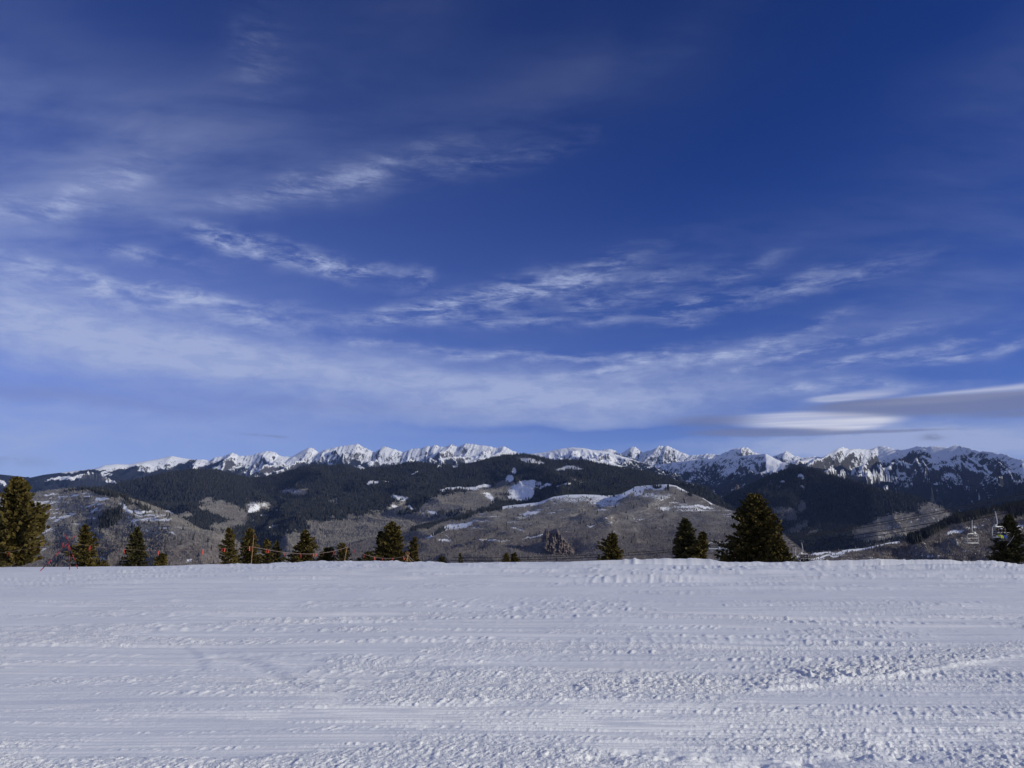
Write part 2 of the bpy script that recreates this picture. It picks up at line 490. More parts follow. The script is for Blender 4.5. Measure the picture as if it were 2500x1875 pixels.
def build_slope():
    # rows evenly spaced in view, so that near snow is fine and far snow is coarse
    pys = np.linspace(1900, 1372, 520)
    tans = np.array([-ray(1250, p)[2] for p in pys])
    ys = EYE / (tans - SLOPE)
    ys = ys[ys < 49]
    ys = np.concatenate([ys, np.arange(ys[-1] + .8, 66, .8), np.arange(67, 100, 2.5), np.arange(105, 420, 15)])
    us = np.concatenate([np.linspace(-2.4, -.78, 26), np.linspace(-.745, .745, 900), np.linspace(.78, 2.4, 26)])
    Y = np.repeat(ys[:, None], len(us), 1).astype(np.float32)
    X = (Y * us[None, :]).astype(np.float32)
    DY = np.gradient(ys)[:, None].astype(np.float32) * np.ones_like(X)
    DX = np.maximum(np.gradient(us)[None, :] * Y, .001).astype(np.float32)
    def lod(ly, lx=None):       # fade a wavelength out where the grid cannot carry it
        f = sstep(1.6, 3.2, ly / DY)
        if lx: f = f * sstep(1.5, 3.0, lx / DX)
        return f
    Z = base_z(X, Y).astype(np.float32)
    D = np.zeros_like(X)
    wx = X + .4 * perlin(X / 2.5, Y / 2.5, 40); wy = Y + .25 * perlin(X / 3.5, Y / 1.7, 41)
    # masks -------------------------------------------------------
    rough = sstep(-.02, .42, fbm(wx / 4.5, wy / 1.9, 4, 11) + .10)
    # photo: crumbly lower right and the middle band, smooth polished bands elsewhere
    pxm, pym = project(X, Y, Z)
    bias = (.55 * np.exp(-((pxm - 1950) / 700) ** 2 - ((pym - 1790) / 95) ** 2) + .40 * np.exp(-((pxm - 650) / 300) ** 2 - ((pym - 1665) / 45) ** 2)
            + .30 * np.exp(-((pxm - 300) / 320) ** 2 - ((pym - 1720) / 40) ** 2) - .45 * np.exp(-((pxm - 300) / 380) ** 2 - ((pym - 1612) / 22) ** 2)
            - .35 * np.exp(-((pxm - 1500) / 700) ** 2 - ((pym - 1618) / 16) ** 2) - .3 * np.exp(-((pxm - 2350) / 260) ** 2 - ((pym - 1665) / 30) ** 2)
            - .4 * np.exp(-((pym - 1450) / 35) ** 2) + .10 * sstep(1420, 1385, pym))
    rough = np.clip(rough * .8 + bias * (.6 + .8 * perlin(wx / 1.6, wy / .8, 12)), 0, 1)
    streakm = sstep(.0, .5, fbm(X / 9, wy / .9, 3, 15) + .1)
    cordm = sstep(-.15, .25, fbm(X / 7, Y / 1.6, 3, 21)) * (1 - .5 * rough)
    # left bank beyond the rope tripod stays smooth
    bank = sstep(-20, -30, X + (Y - 42) * -.25) * sstep(41.0, 44.5, Y + .08 * (X + 26))
    calm = 1 - .93 * bank
    # undulation --------------------------------------------------
    D += .05 * fbm(X / 11, Y / 7, 3, 1) + .010 * fbm(wx / 2.6, wy / 1.3, 2, 2) * lod(1.0)
    # chopped flecks and lines: sizes grow with distance so that each part of the slope carries relief its grid can hold
    bands = [4.2, 6.0, 8.6, 12.3, 17.6, 25, 36, 52]
    for q, yb in enumerate(bands):
        wgt = np.exp(-(np.log(Y / yb) / .36) ** 2).astype(np.float32)
        ly = max(.045, yb * yb / 760.0); lx = .0064 * yb
        far = sstep(40, 46, Y); calmband = 1 - .62 * np.exp(-((pym - 1452) / 26) ** 2)
        patch = sstep(-.10, .45, fbm(wx / (.40 * yb), wy / (ly * 3.0), 3, 100 + q) + .55 * (rough - .35) + .35 * far)
        n1 = perlin((X - .42 * Y) / (lx * .9), Y / (ly * 2.3), 110 + q) if yb < 14 else perlin((X - .2 * Y) / lx, Y / ly, 110 + q)
        n2 = perlin(X / (lx * .45), Y / (ly * .7), 120 + q)
        sl = .33 if yb < 14 else (.31 if yb < 30 else .24)
        D += calm * calmband * wgt * patch * (sl * lx * np.maximum(0, n1 - .02) * (1 + .5 * n2) + .10 * lx * np.abs(n2))
        # long lines lying across the slope
        ln = perlin((X + .3 * Y) / (1.1 * yb), (Y + .02 * X) / (ly * .8), 130 + q)
        ln2 = perlin(X / (.5 * yb), (Y + .035 * X) / (ly * .5), 140 + q)
        D += calm * calmband * wgt * (.15 * ly * ln * (.4 + .6 * streakm) + .09 * ly * np.maximum(0, ln2 - .1))
        # broad raking facets
        n3 = perlin(wx / (lx * 6), wy / (ly * 2.5), 150 + q)
        D += calm * wgt * .016 * lx * 6 * np.maximum(0, n3) * patch
    # crumbs ------------------------------------------------------
    c1 = np.maximum(0, perlin(X / .17, Y / .14, 31) + .05) * lod(.14, .17)
    c2 = np.abs(perlin(X / .09, Y / .085, 32)) * lod(.085, .09)
    c3 = np.abs(perlin(X / .05, Y / .05, 33)) * lod(.05, .05)
    big = np.maximum(0, perlin(X / .36, Y / .26, 34) - .30) * lod(.26, .3)
    D += rough * (.010 * c1 + .011 * c2 + .008 * c3 + .030 * big)
    # corduroy left by the grooming machine -----------------------
    ph = (Y + .018 * X + .02 * perlin(X / 3, Y / 2, 51)) / .085
    D += cordm * .012 * np.sin(2 * np.pi * ph) * lod(.085) * sstep(-.3, .2, perlin(X / .7, Y / .12, 52) + .15)
    ph2 = (Y + .03 * X + .06 * perlin(X / 5, Y / 2, 53)) / .42
    D += .006 * np.sin(2 * np.pi * ph2) * lod(.42) * sstep(-.1, .3, perlin(X / 6, Y / 2, 54))
    # row of snowcat tooth pits near the bottom right
    for (cx, cy) in [(1630, 1847), (1737, 1853), (1850, 1862), (1965, 1858), (2085, 1842), (1545, 1840), (2205, 1846), (1455, 1848)]:
        gx, gy = ground_at(cx, cy)
        e = ((X - gx) / .13) ** 2 + ((Y - gy) / .10) ** 2
        jag = 1 + .9 * perlin(X / .07, Y / .06, 60)
        D -= .03 * np.exp(-e) * jag
        D += .014 * np.exp(-(((X - gx + .22) / .16) ** 2 + ((Y - gy) / .12) ** 2)) * jag
    # ski tracks: (pixels, groove width, groove depth, berm height, near-side berm)
    def track(pix, wid, dep, berm, side=1, jag=.5):
        pts = [ground_at(*p) for p in pix]
        d, s, t = seg_dist(X, Y, pts)
        ends = sstep(0, .06, t) * sstep(1, .94, t)
        rag = 1 + jag * perlin(X / .25, Y / .2, 70) + .5 * jag * perlin(X / .09, Y / .09, 71)
        g = -dep * np.exp(-(d / wid) ** 2)
        b = berm * np.exp(-((s * side - wid * 1.7) / (wid * 1.1)) ** 2) * rag * (d < wid * 5)
        return (g + b) * ends * lod(max(wid * 1.4, .05))
    D += track([(1830, 1690), (1920, 1684), (2010, 1678)], .05, .006, .040, 1, .6)
    D += track([(2030, 1672), (2160, 1662), (2260, 1648), (2340, 1632), (2420, 1623), (2520, 1600)], .06, .0, .034, 1, .25)
    D += track([(2320, 1636), (2380, 1627), (2440, 1620)], .06, .0, .022, 1, .8)
    D += track([(1530, 1651), (1660, 1654), (1830, 1660)], .035, .012, .022, -1)
    D += track([(1560, 1640), (1300, 1632)], .05, .012, .015, 1)
    D += track([(600, 1430), (615, 1475), (640, 1500), (660, 1525)], .13, .012, .016, 1)
    D += track([(420, 1565), (460, 1590), (485, 1612), (480, 1640)], .09, .005, .006, 1)
    D += track([(235, 1545), (230, 1565), (255, 1585)], .07, .010, .012, -1)
    D += track([(300, 1520), (340, 1530), (370, 1545)], .2, .012, .01, 1)
    D += track([(130, 1494), (250, 1486), (390, 1480)], .09, .01, .03, 1)
    D += track([(560, 1610), (640, 1635), (720, 1680), (860, 1700), (1000, 1705), (1150, 1708)], .13, .014, .008, 1)
    D += track([(500, 1605), (700, 1612), (1100, 1640)], .2, .025, .012, 1)
    D += track([(1255, 1395), (1360, 1398)], .5, .05, .06, 1)
    D += track([(1930, 1388), (1945, 1400), (2010, 1410), (2100, 1432)], .25, .05, .07, 1)
    D += track([(2250, 1400), (2290, 1415), (2340, 1428)], .25, .05, .06, 1)
    D += track([(1570, 1432), (1650, 1424)], .12, .02, .06, 1)
    D += track([(1730, 1437), (1850, 1433)], .12, .02, .07, 1)
    D += track([(1850, 1416), (1940, 1412)], .14, .02, .06, 1)
    D += track([(1155, 1376), (1150, 1392), (1170, 1402)], .5, .1, .05, 1)
    # crumbs thrown out above the fresh track
    d, s, t = seg_dist(X, Y, [ground_at(*p) for p in [(1700, 1690), (1920, 1684), (2100, 1668)]])
    d2, s2, _ = seg_dist(X, Y, [ground_at(*p) for p in [(2250, 1642), (2420, 1618), (2520, 1596)]])
    thrown = np.exp(-((s - .45) / .4) ** 2) * (d < 1.3) + np.exp(-((s2 - .5) / .5) ** 2) * (d2 < 1.6)
    D += thrown * (.028 * np.abs(perlin(X / .12, Y / .1, 81)) * lod(.1, .1) + .02 * np.abs(perlin(X / .06, Y / .06, 82)))
    rough = np.clip(rough + thrown * .8, 0, 1) * calm
    Z = Z + D * sstep(1.0, 3.0, Y)
    # shallow ragged drift along the crest
    Z += (.018 * np.maximum(0, fbm(X / .8, Y / 3.0, 3, 90)) * sstep(46, 54, Y)).astype(np.float32) * calm
    o = grid_mesh('snow_slope', X, Y, Z, M_SNOW, {'crumb': rough})
    tag(o, 'groomed and skied snow slope in front of the trees', kind='structure')
    # the same hillside carried on round and behind the camera, just below the fine sheet
    xs = np.concatenate([np.arange(-420, -60, 30), np.arange(-60, 61, 6), np.arange(90, 421, 30)]); yv = np.concatenate([np.arange(-400, -40, 30), np.arange(-40, 70, 5.0), np.arange(80, 420, 20)])
    XX, YY = np.meshgrid(xs, yv)
    ZZ = base_z(XX, YY) - .28 + .2 * fbm(XX / 30, YY / 30, 3, 3) * sstep(0, 40, -YY)
    o = grid_mesh('snow_field', XX.astype(np.float32), YY.astype(np.float32), ZZ.astype(np.float32), M_SNOW, {'crumb': np.zeros_like(XX)})
    tag(o, 'wide snow field around the ski slope', kind='structure')
build_slope()

# ------------------------------------------------------------------ distant land, layer by layer
# every ridge is a real hill: its crest direction comes from the photograph, its distance from the lie of the land
def crest_interp(crest):
    az = []; te = []
    for px, py in crest:
        d = ray(px, py)
        az.append(math.atan2(d[0], d[1])); te.append(d[2] / math.hypot(d[0], d[1]))
    az = np.array(az); te = np.array(te)
    o = np.argsort(az)
    return az[o], te[o]

LAYERS = {}
def layer(name, crest, dist, width, base, cols, rows, mat, cover, px_range, prof=1.0, relief=(60, 900), crest_noise=0.0, shear=0.0, back=1.2,
          ridge_pow=1.0, steep=0.0, label=None, gentle=(0, 1), seed=0, hook=None, stretch=1.0, smooth_left=None):
    """crest: photo pixels; dist: [(px, metres)]; width: depth of the front slope in metres; base: [(px, z at the foot)]"""
    caz, cte = crest_interp(crest)
    a0 = azel(px_range[0], 1180)[0]; a1 = azel(px_range[1], 1180)[0]
    A = np.linspace(a0, a1, cols)
    pa = np.array([azel(p, 1180)[0] for p, _ in dist]); dv = np.array([v for _, v in dist], float)
    pb = np.array([azel(p, 1180)[0] for p, _ in base]); bv = np.array([v for _, v in base], float)
    nb = max(6, rows // 12)
    tb = -np.linspace(1, 0, nb, endpoint=False) * .35
    tf = np.linspace(0, 1, rows - nb) ** prof
    T = np.concatenate([tb, tf])[:, None] * np.ones((1, cols))
    Rc = np.interp(A, pa, dv)[None, :]
    RR = Rc - T * width
    AA = np.repeat(A[None, :], rows, 0)
    X0 = RR * np.sin(AA); Y0 = RR * np.cos(AA)
    tp = np.clip(T, 0, 1)
    wav = relief[1]
    warp = .35 * wav * fbm(X0 / wav, Y0 / wav, 3, seed + 2) / np.maximum(RR, 1)
    As = AA + (shear * tp * width / Rc + warp * sstep(0, .35, tp))
    tec = np.interp(As, caz, cte)
    if crest_noise:
        cn = ridged(As * 230, AA * 0 + seed, 3, seed + 9) - .55
        if smooth_left is not None:
            cn = cn * sstep(azel(smooth_left[0], 1150)[0], azel(smooth_left[1], 1150)[0], As)
        tec = tec + crest_noise * cn
    Zc = EYE + Rc * tec
    Zs = EYE + Rc * np.interp(As, caz, cte)
    zb = np.interp(A, pb, bv)[None, :]
    s = tp * (1 - steep) + steep * (1 - (1 - tp) ** 2)
    Z = Zc + (zb - Zc) * s
    Z = np.where(T < 0, Zc + (zb - Zc) * np.clip(-T * back, 0, 1), Z)
    env = sstep(0, .18, tp) * (1 - .35 * sstep(.7, 1, tp)) + .35 * (T < 0) * sstep(0, .1, -T)
    uu = As * Rc; vv = RR
    rd = ridged(uu / wav, vv / (wav * stretch), 5, seed + 20, .52)
    rd = np.clip(rd * 1.15, 0, 1) ** ridge_pow
    Z = Z + env * relief[0] * (rd - .92)
    Z = Z + gentle[0] * fbm(X0 / gentle[1], Y0 / gentle[1], 3, seed + 30) * sstep(0, .1, np.abs(T))
    if hook is not None: Z = hook(X0, Y0, Z, T, A)
    PX, PY = project(X0, Y0, Z)
    wn = 40.0 * np.maximum(RR, 400) / 4000
    pxw = PX + 11 * fbm(X0 / wn / 2.2, Y0 / wn / 2.2, 4, seed + 40, .6); pyw = PY + 5 * fbm(X0 / wn / 2.2, Y0 / wn / 2.2, 4, seed + 43, .6)
    att = {'snow': np.zeros_like(Z), 'forest': np.zeros_like(Z), 'brown': np.zeros_like(Z)}
    att.update(cover(pxw, pyw, X0, Y0, Z, T, rd))
    att = {k: v * np.ones_like(Z) for k, v in att.items()}
    o = grid_mesh(name, X0.astype(np.float32), Y0.astype(np.float32), Z.astype(np.float32), mat, att)
    tag(o, label, kind='structure')
    LAYERS[label or name] = dict(A=A, T=T[:, 0], Rc=Rc[0], width=width, X=X0, Y=Y0, Z=Z, att=att)
    return o

def spots(px, py, items):
    """largest of soft ellipses (cx, cy, rx, ry, tilt_deg, amp)"""
    m = np.zeros_like(px)
    for it in items:
        cx, cy, rx, ry = it[:4]
        tl = R(it[4]) if len(it) > 4 else 0
        amp = it[5] if len(it) > 5 else 1
        dx, dy = px - cx, -(py - cy)
        u = (dx * math.cos(tl) + dy * math.sin(tl)) / rx; v = (-dx * math.sin(tl) + dy * math.cos(tl)) / ry
        m = np.maximum(m, amp * np.clip(1.55 - 1.05 * np.sqrt(u * u + v * v), 0, 1))
    return m

M_RANGE = mat_terrain('alpine_rock_and_snow', rock=True, cell=1 / 42.0, rock_lo=.60, rock_hi=.76)
M_RANGE_R = mat_terrain('alpine_rock_and_snow_near', rock=True, cell=1 / 30.0, rock_lo=.50, rock_hi=.66)
M_HILL = mat_terrain('wooded_hillside', cell=1 / 16.0)
M_NEAR = mat_terrain('aspen_hillside', cell=1 / 9.0)
M_SHRUB = mat_terrain('scrub_hillside', cell=1 / 4.0)

# far left range
CREST_FL = [(-320, 1168), (-120, 1164), (0, 1158), (74, 1166), (107, 1159), (170, 1151), (234, 1144), (256, 1136), (283, 1133), (315, 1134), (348, 1127), (385, 1121), (420, 1113), (445, 1118), (474, 1122), (496, 1121), (511, 1125), (525, 1116), (547, 1113), (567, 1104), (585, 1113), (601, 1112), (623, 1109), (636, 1104), (652, 1101), (670, 1102), (685, 1113), (706, 1115), (721, 1110), (735, 1102), (752, 1092), (766, 1094), (779, 1104), (790, 1098), (816, 1092), (847, 1087), (874, 1083), (891, 1092), (914, 1103), (923, 1099), (934, 1090), (945, 1090), (972, 1100), (987, 1103), (1003, 1096), (1025, 1094), (1043, 1088), (1052, 1090), (1061, 1085), (1081, 1091), (1103, 1084), (1117, 1091), (1137, 1082), (1155, 1084), (1172, 1087), (1189, 1088), (1213, 1093), (1231, 1089), (1249, 1098), (1267, 1107), (1310, 1118), (1400, 1130), (1500, 1150)]
def cover_fl(px, py, X, Y, Z, T, rd):
    tl = np.interp(px, [-200, 0, 107, 250, 350, 420, 520, 640, 760, 900, 980, 1100, 1270], [1140, 1150, 1158, 1150, 1144, 1150, 1152, 1166, 1130, 1132, 1132, 1136, 1132])
    f = sstep(-9, 9, py - tl + 11 * fbm(X / 420, Y / 420, 4, 3))
    f = np.maximum(f, spots(px, py, [(440, 1142, 45, 9, 28, .95), (500, 1146, 50, 6, 22, .9), (575, 1152, 45, 8, 12, .7), (630, 1160, 30, 8, 0, .7), (300, 1150, 60, 8, 10, .9), (1103, 1131, 14, 8, 0, 1), (180, 1156, 90, 4, 8, .9)]))
    s = spots(px, py, [(190, 1163, 85, 4.5, 6, 1), (265, 1168, 25, 5, -25, .9), (0, 1177, 18, 5, -20, 1), (240, 1171, 16, 3, 0, .7), (875, 1148, 20, 9, 0, 1), (845, 1153, 20, 9, 10, .62), (965, 1141, 30, 6, 0, .75), (925, 1133, 30, 6, 10, .6)])
    f = np.where(s > .3, np.minimum(f, 1 - s), f)
    return {'forest': f}
layer('mountain_range', CREST_FL, [(-320, 15000), (400, 15500), (900, 15000), (1400, 14000)], 4200, [(-320, 120), (300, 130), (700, 230), (1400, 350)], 640, 160, M_RANGE, cover_fl, (-300, 1330),
      relief=(380, 800), crest_noise=.0018, shear=.22, steep=.3, stretch=2.2, smooth_left=(420, 620), label='far range of snowy jagged peaks', seed=1)

# white ridge and peaks behind the middle
CREST_FM = [(1180, 1128), (1240, 1112), (1267, 1109), (1294, 1108), (1334, 1103), (1365, 1096), (1396, 1092), (1428, 1094), (1443, 1098), (1472, 1101), (1500, 1108), (1540, 1120), (1580, 1133), (1620, 1150), (1665, 1178), (1720, 1200), (1800, 1230)]
CREST_FP = [(1400, 1112), (1472, 1098), (1494, 1095), (1510, 1107), (1521, 1105), (1537, 1092), (1550, 1090), (1568, 1104), (1593, 1097), (1611, 1088), (1634, 1089), (1656, 1101), (1683, 1111), (1709, 1110), (1730, 1107), (1756, 1110), (1781, 1099), (1803, 1093), (1825, 1091), (1841, 1104), (1872, 1112), (1886, 1114), (1906, 1107), (1921, 1101), (1939, 1112), (1960, 1117), (1993, 1114), (2060, 1118), (2200, 1125)]
def cover_fm(px, py, X, Y, Z, T, rd):
    f = .30 * sstep(1450, 1560, px) + .36 * sstep(1112, 1150, py) + .25 * fbm(X / 300, Y / 300, 3, 5)
    return {'forest': f}
def cover_fp(px, py, X, Y, Z, T, rd):
    return {'forest': .18 + .5 * sstep(1118, 1150, py) + .3 * fbm(X / 300, Y / 300, 3, 6)}
layer('mountain_range', CREST_FP, [(1400, 14500), (1800, 13500), (2200, 13000)], 3600, [(1400, 330), (2200, 300)], 420, 150, M_RANGE, cover_fp, (1400, 2080),
      relief=(400, 800), crest_noise=.0018, shear=.22, steep=.2, stretch=2.0, label='snowy peaks beyond the white ridge', seed=3)
layer('mountain_ridge', CREST_FM, [(1180, 10500), (1800, 9800)], 2600, [(1180, 330), (1600, 250), (1800, 0)], 330, 120, M_RANGE, cover_fm, (1190, 1790),
      relief=(130, 330), crest_noise=.0004, shear=-.2, steep=.15, stretch=3.0, label='broad white ridge with rock gullies', seed=5)

# spur with a lit snow knoll, its left face in shade, then the long right-hand range
CREST_SP = [(1600, 1136), (1650, 1128), (1700, 1122), (1756, 1118), (1800, 1114), (1846, 1109), (1872, 1108), (1893, 1120), (1910, 1128), (1960, 1136), (2020, 1146), (2080, 1160), (2200, 1180)]
def cover_sp(px, py, X, Y, Z, T, rd):
    f = .20 + .42 * sstep(1120, 1175, py) + .55 * sstep(1905, 1935, px) + .30 * fbm(X / 260, Y / 260, 3, 8)
    s = spots(px, py, [(1868, 1128, 34, 20, -10, 1), (1900, 1150, 22, 9, -20, .8)])
    return {'forest': f - .6 * s}
layer('mountain_spur', CREST_SP, [(1600, 12500), (1700, 11500), (1800, 9800), (1872, 8600), (1960, 8300), (2200, 8200)], 3000, [(1600, 60), (1800, 20), (2200, 60)], 290, 140, M_RANGE_R, cover_sp, (1600, 2180),
      relief=(190, 420), crest_noise=.0006, shear=.3, steep=.1, stretch=2.5, label='mountain spur with a sunlit snow knoll', seed=7)
CREST_FR = [(1940, 1128), (1967, 1120), (1993, 1115), (2012, 1116), (2034, 1104), (2056, 1091), (2076, 1096), (2094, 1095), (2114, 1097), (2130, 1095), (2152, 1088), (2168, 1092), (2185, 1098), (2212, 1097), (2240, 1089), (2254, 1091), (2283, 1089), (2305, 1091), (2320, 1093), (2334, 1086), (2358, 1092), (2392, 1102), (2403, 1101), (2425, 1104), (2436, 1108), (2450, 1106), (2476, 1118), (2500, 1123), (2560, 1118), (2640, 1132), (2760, 1125), (2900, 1150)]
def cover_fr(px, py, X, Y, Z, T, rd):
    tl = np.interp(px, [1940, 2050, 2150, 2250, 2350, 2500, 2800], [1135, 1165, 1170, 1155, 1160, 1180, 1180])
    f = .10 + .52 * sstep(-40, 55, py - tl) + .18 * fbm(X / 320, Y / 320, 3, 11) + .60 * (rd - .55) * sstep(2180, 2260, px)
    return {'forest': f}
layer('mountain_range', CREST_FR, [(1940, 9000), (2056, 9200), (2150, 9550), (2195, 9450), (2280, 8900), (2350, 8700), (2420, 8100), (2500, 7600), (2900, 7000)], 3500, [(1940, 0), (2300, -60), (2900, -80)], 470, 210, M_RANGE_R, cover_fr, (1945, 2820),
      relief=(480, 560), crest_noise=.0018, shear=.62, steep=.12, stretch=3.6, label='near range with long shaded gullies', seed=9)

# forested middle ridges
CREST_M = [(60, 1215), (160, 1204), (247, 1190), (312, 1177), (400, 1157), (467, 1148), (525, 1148), (556, 1157), (590, 1165), (614, 1169), (654, 1165), (690, 1157), (735, 1142), (761, 1137), (800, 1139), (836, 1136), (880, 1148), (936, 1142), (981, 1136), (1014, 1129), (1054, 1134), (1097, 1137), (1146, 1134), (1204, 1119), (1249, 1111), (1276, 1110), (1305, 1115), (1352, 1127), (1387, 1125), (1428, 1127), (1468, 1135), (1517, 1145), (1580, 1153), (1640, 1173), (1700, 1198), (1760, 1225), (1850, 1260)]
SNOW_M = [(624, 1241, 20, 7, 15, 1), (630, 1228, 45, 12, -5, .52), (712, 1200, 36, 6, 5, .5), (735, 1180, 28, 14, 0, .46), (663, 1284, 12, 3.5, 0, 1), (648, 1256, 8, 3, 0, .9), (676, 1247, 8, 2, 0, .9), (416, 1249, 9, 4, 0, 1),
          (915, 1181, 11, 4, 15, .9), (940, 1177, 12, 3, 0, .6), (1015, 1155, 14, 2, 28, .8), (1075, 1142, 10, 4, 0, .8), (1110, 1143, 9, 4, 0, .8), (1055, 1164, 28, 6, 0, .42),
          (975, 1213, 22, 6, -8, 1), (963, 1236, 18, 5, 10, .7), (1003, 1238, 12, 4, -35, .8), (1055, 1254, 20, 5, -15, .75), (1030, 1257, 20, 3, -40, .6), (815, 1226, 18, 9, 0, .5),
          (1110, 1196, 42, 4, 8, .85), (1165, 1189, 40, 5, 8, .85), (1195, 1212, 22, 8, -20, .85),
          (1256, 1150, 9, 9, -40, 1), (1243, 1168, 14, 9, 0, .85), (1290, 1180, 24, 12, 0, 1), (1272, 1199, 30, 17, 0, 1.1), (1262, 1214, 24, 9, 0, 1), (1325, 1186, 24, 4, 16, .95), (1290, 1122, 30, 9, -10, .62), (1305, 1128, 30, 6, -8, .6),
          (1385, 1144, 36, 8, 4, .66), (1375, 1184, 18, 3.5, 6, .9), (1410, 1172, 36, 5, 0, .5), (1445, 1172, 24, 6, 0, .42), (640, 1296, 40, 4, 0, .4)]
ASP_M = [(552, 1249, 60, 20, -18, 1), (548, 1285, 36, 12, 10, .95), (440, 1262, 34, 8, 12, .7), (712, 1201, 38, 8, 5, .9), (620, 1234, 34, 14, 0, .8), (1150, 1222, 95, 26, 14, 1), (1060, 1240, 60, 20, 25, .9), (965, 1240, 30, 14, 20, .8), (1235, 1190, 24, 18, 0, .9), (900, 1258, 60, 10, 8, .55)]
def cover_m(px, py, X, Y, Z, T, rd):
    s = spots(px, py, SNOW_M)
    a = spots(px, py, ASP_M)
    line = np.interp(px, [560, 640, 700, 780, 860, 950, 1050, 1200, 1300], [1390, 1345, 1305, 1275, 1262, 1248, 1255, 1262, 1262])
    low = sstep(-14, 16, py - line + 16 * fbm(X / 190, Y / 130, 3, 14))
    a = np.maximum(a, low)
    a = a + .30 * fbm(X / 75, Y / 60, 3, 51) * sstep(.05, .4, a)
    f = 1 - np.clip(np.maximum(a * 1.02, s * 1.05), 0, 1)
    f = f - .10 * np.maximum(0, fbm(X / 120, Y / 120, 3, 15) - .1) * 1.2
    s = np.maximum(s, .20 * a * sstep(1290, 1240, py))
    return {'snow': s, 'forest': f, 'brown': low * .8}
layer('forest_ridge', CREST_M, [(60, 6900), (470, 6600), (620, 6900), (760, 6600), (1276, 6200), (1500, 5600), (1850, 5200)], 3300, [(60, -300), (600, -330), (1100, -230), (1850, -260)], 620, 210, M_HILL, cover_m, (70, 1800),
      relief=(85, 900), stretch=1.6, gentle=(8, 300), shear=-.10, steep=-.12, label='long dark conifer covered ridge with snow meadows', seed=13)

# right-hand dark hill
CREST_R1 = [(1640, 1262), (1720, 1240), (1790, 1205), (1840, 1180), (1880, 1163), (1910, 1150), (1945, 1142), (1996, 1148), (2047, 1168), (2090, 1177), (2134, 1193), (2179, 1204), (2236, 1215), (2269, 1226), (2303, 1240), (2340, 1261), (2400, 1290), (2520, 1330), (2700, 1380)]
def cover_r1(px, py, X, Y, Z, T, rd):
    a = spots(px, py, [(2165, 1292, 85, 22, 4, 1), (2220, 1278, 85, 26, 0, 1), (2290, 1262, 50, 24, -35, 1), (2130, 1308, 60, 16, 0, 1), (1958, 1237, 14, 14, 0, .9), (1915, 1245, 48, 8, -4, .8), (1950, 1285, 44, 15, 18, .6), (1985, 1300, 30, 8, 20, .6), (1920, 1262, 45, 14, 0, .62)])
    s = spots(px, py, [(1955, 1165, 16, 8, 0, .75), (1963, 1190, 12, 6, 0, .7), (1908, 1178, 10, 5, 0, .8), (2120, 1218, 9, 3, 0, .5), (1880, 1185, 40, 20, 25, .42)])
    top = .30 * sstep(2060, 2140, px) * sstep(1240, 1200, py)
    f = 1 - np.maximum(a, s) - .12 * top * fbm(X / 60, Y / 60, 2, 3)
    return {'snow': np.maximum(s, a * .30), 'forest': f, 'brown': .2 * a}
layer('forest_hill', CREST_R1, [(1640, 6300), (1945, 5100), (2134, 4500), (2340, 4400), (2700, 4400)], 2300, [(1640, -330), (2000, -300), (2300, -230), (2700, -200)], 420, 170, M_HILL, cover_r1, (1650, 2660),
      relief=(130, 700), stretch=1.5, gentle=(6, 200), shear=.30, steep=0, label='dark wooded hill above a shaded valley', seed=17)

# aspen hills
CREST_N1 = [(-400, 1250), (-200, 1230), (-60, 1216), (60, 1207), (110, 1198), (156, 1193), (201, 1192), (245, 1197), (290, 1210), (335, 1224), (379, 1241), (420, 1261), (455, 1282), (489, 1302), (534, 1336), (600, 1385), (700, 1440)]
def cover_n1(px, py, X, Y, Z, T, rd):
    s = spots(px, py, [(250, 1217, 15, 4, 0, .95), (170, 1257, 22, 3, 14, .85), (148, 1264, 16, 3, 35, .8), (115, 1296, 22, 2.5, 20, .9), (300, 1240, 24, 9, -20, .72), (340, 1248, 40, 4, 2, .8), (370, 1262, 45, 2, 8, .85), (390, 1268, 40, 2, 4, .8), (360, 1256, 40, 2, 0, .75), (330, 1275, 14, 3, -40, .8), (250, 1366, 9, 5, -30, .95), (125, 1207, 28, 3, 8, .6), (170, 1208, 40, 4, 4, .55), (230, 1232, 40, 3, 10, .6), (460, 1368, 14, 4, 20, .7), (350, 1290, 40, 2, -25, .6), (420, 1300, 20, 2.5, -15, .7), (235, 1245, 26, 6, 20, .55), (60, 1300, 40, 3, 25, .6), (95, 1345, 40, 4, 20, .5)])
    s = np.maximum(s, .10 + .22 * fbm(X / 60, Y / 35, 3, 16) + .10 * sstep(1290, 1220, py))
    ledge = sstep(.12, .5, perlin(X / 150, Z / 6.5 + .3 * fbm(X / 90, Y / 90, 2, 52), 53)) * sstep(-.25, .2, fbm(X / 240, Y / 160, 2, 54))
    s = np.maximum(s, ledge * .62 * sstep(1330, 1270, py))
    f = spots(px, py, [(268, 1262, 30, 17, 35, .92), (262, 1275, 26, 10, 30, .8), (255, 1205, 40, 5, -12, .8), (300, 1218, 34, 7, -24, .75), (345, 1236, 30, 5, -24, .6), (210, 1194, 60, 2.5, 0, .7), (235, 1375, 30, 6, 0, .6)])
    b = sstep(1290, 1345, py)
    return {'snow': s, 'forest': f, 'brown': b}
def hook_n1(X, Y, Z, T, A):
    # a spur coming down from the shoulder at the right
    return Z
layer('aspen_hill', CREST_N1, [(-400, 3600), (150, 3300), (420, 2700), (700, 2500)], 1700, [(-400, -260), (250, -250), (700, -330)], 360, 170, M_NEAR, cover_n1, (-260, 620),
      relief=(24, 420), stretch=1.8, gentle=(3, 120), shear=-.45, steep=.05, label='bare grey aspen hill with thin snow ledges', seed=21)

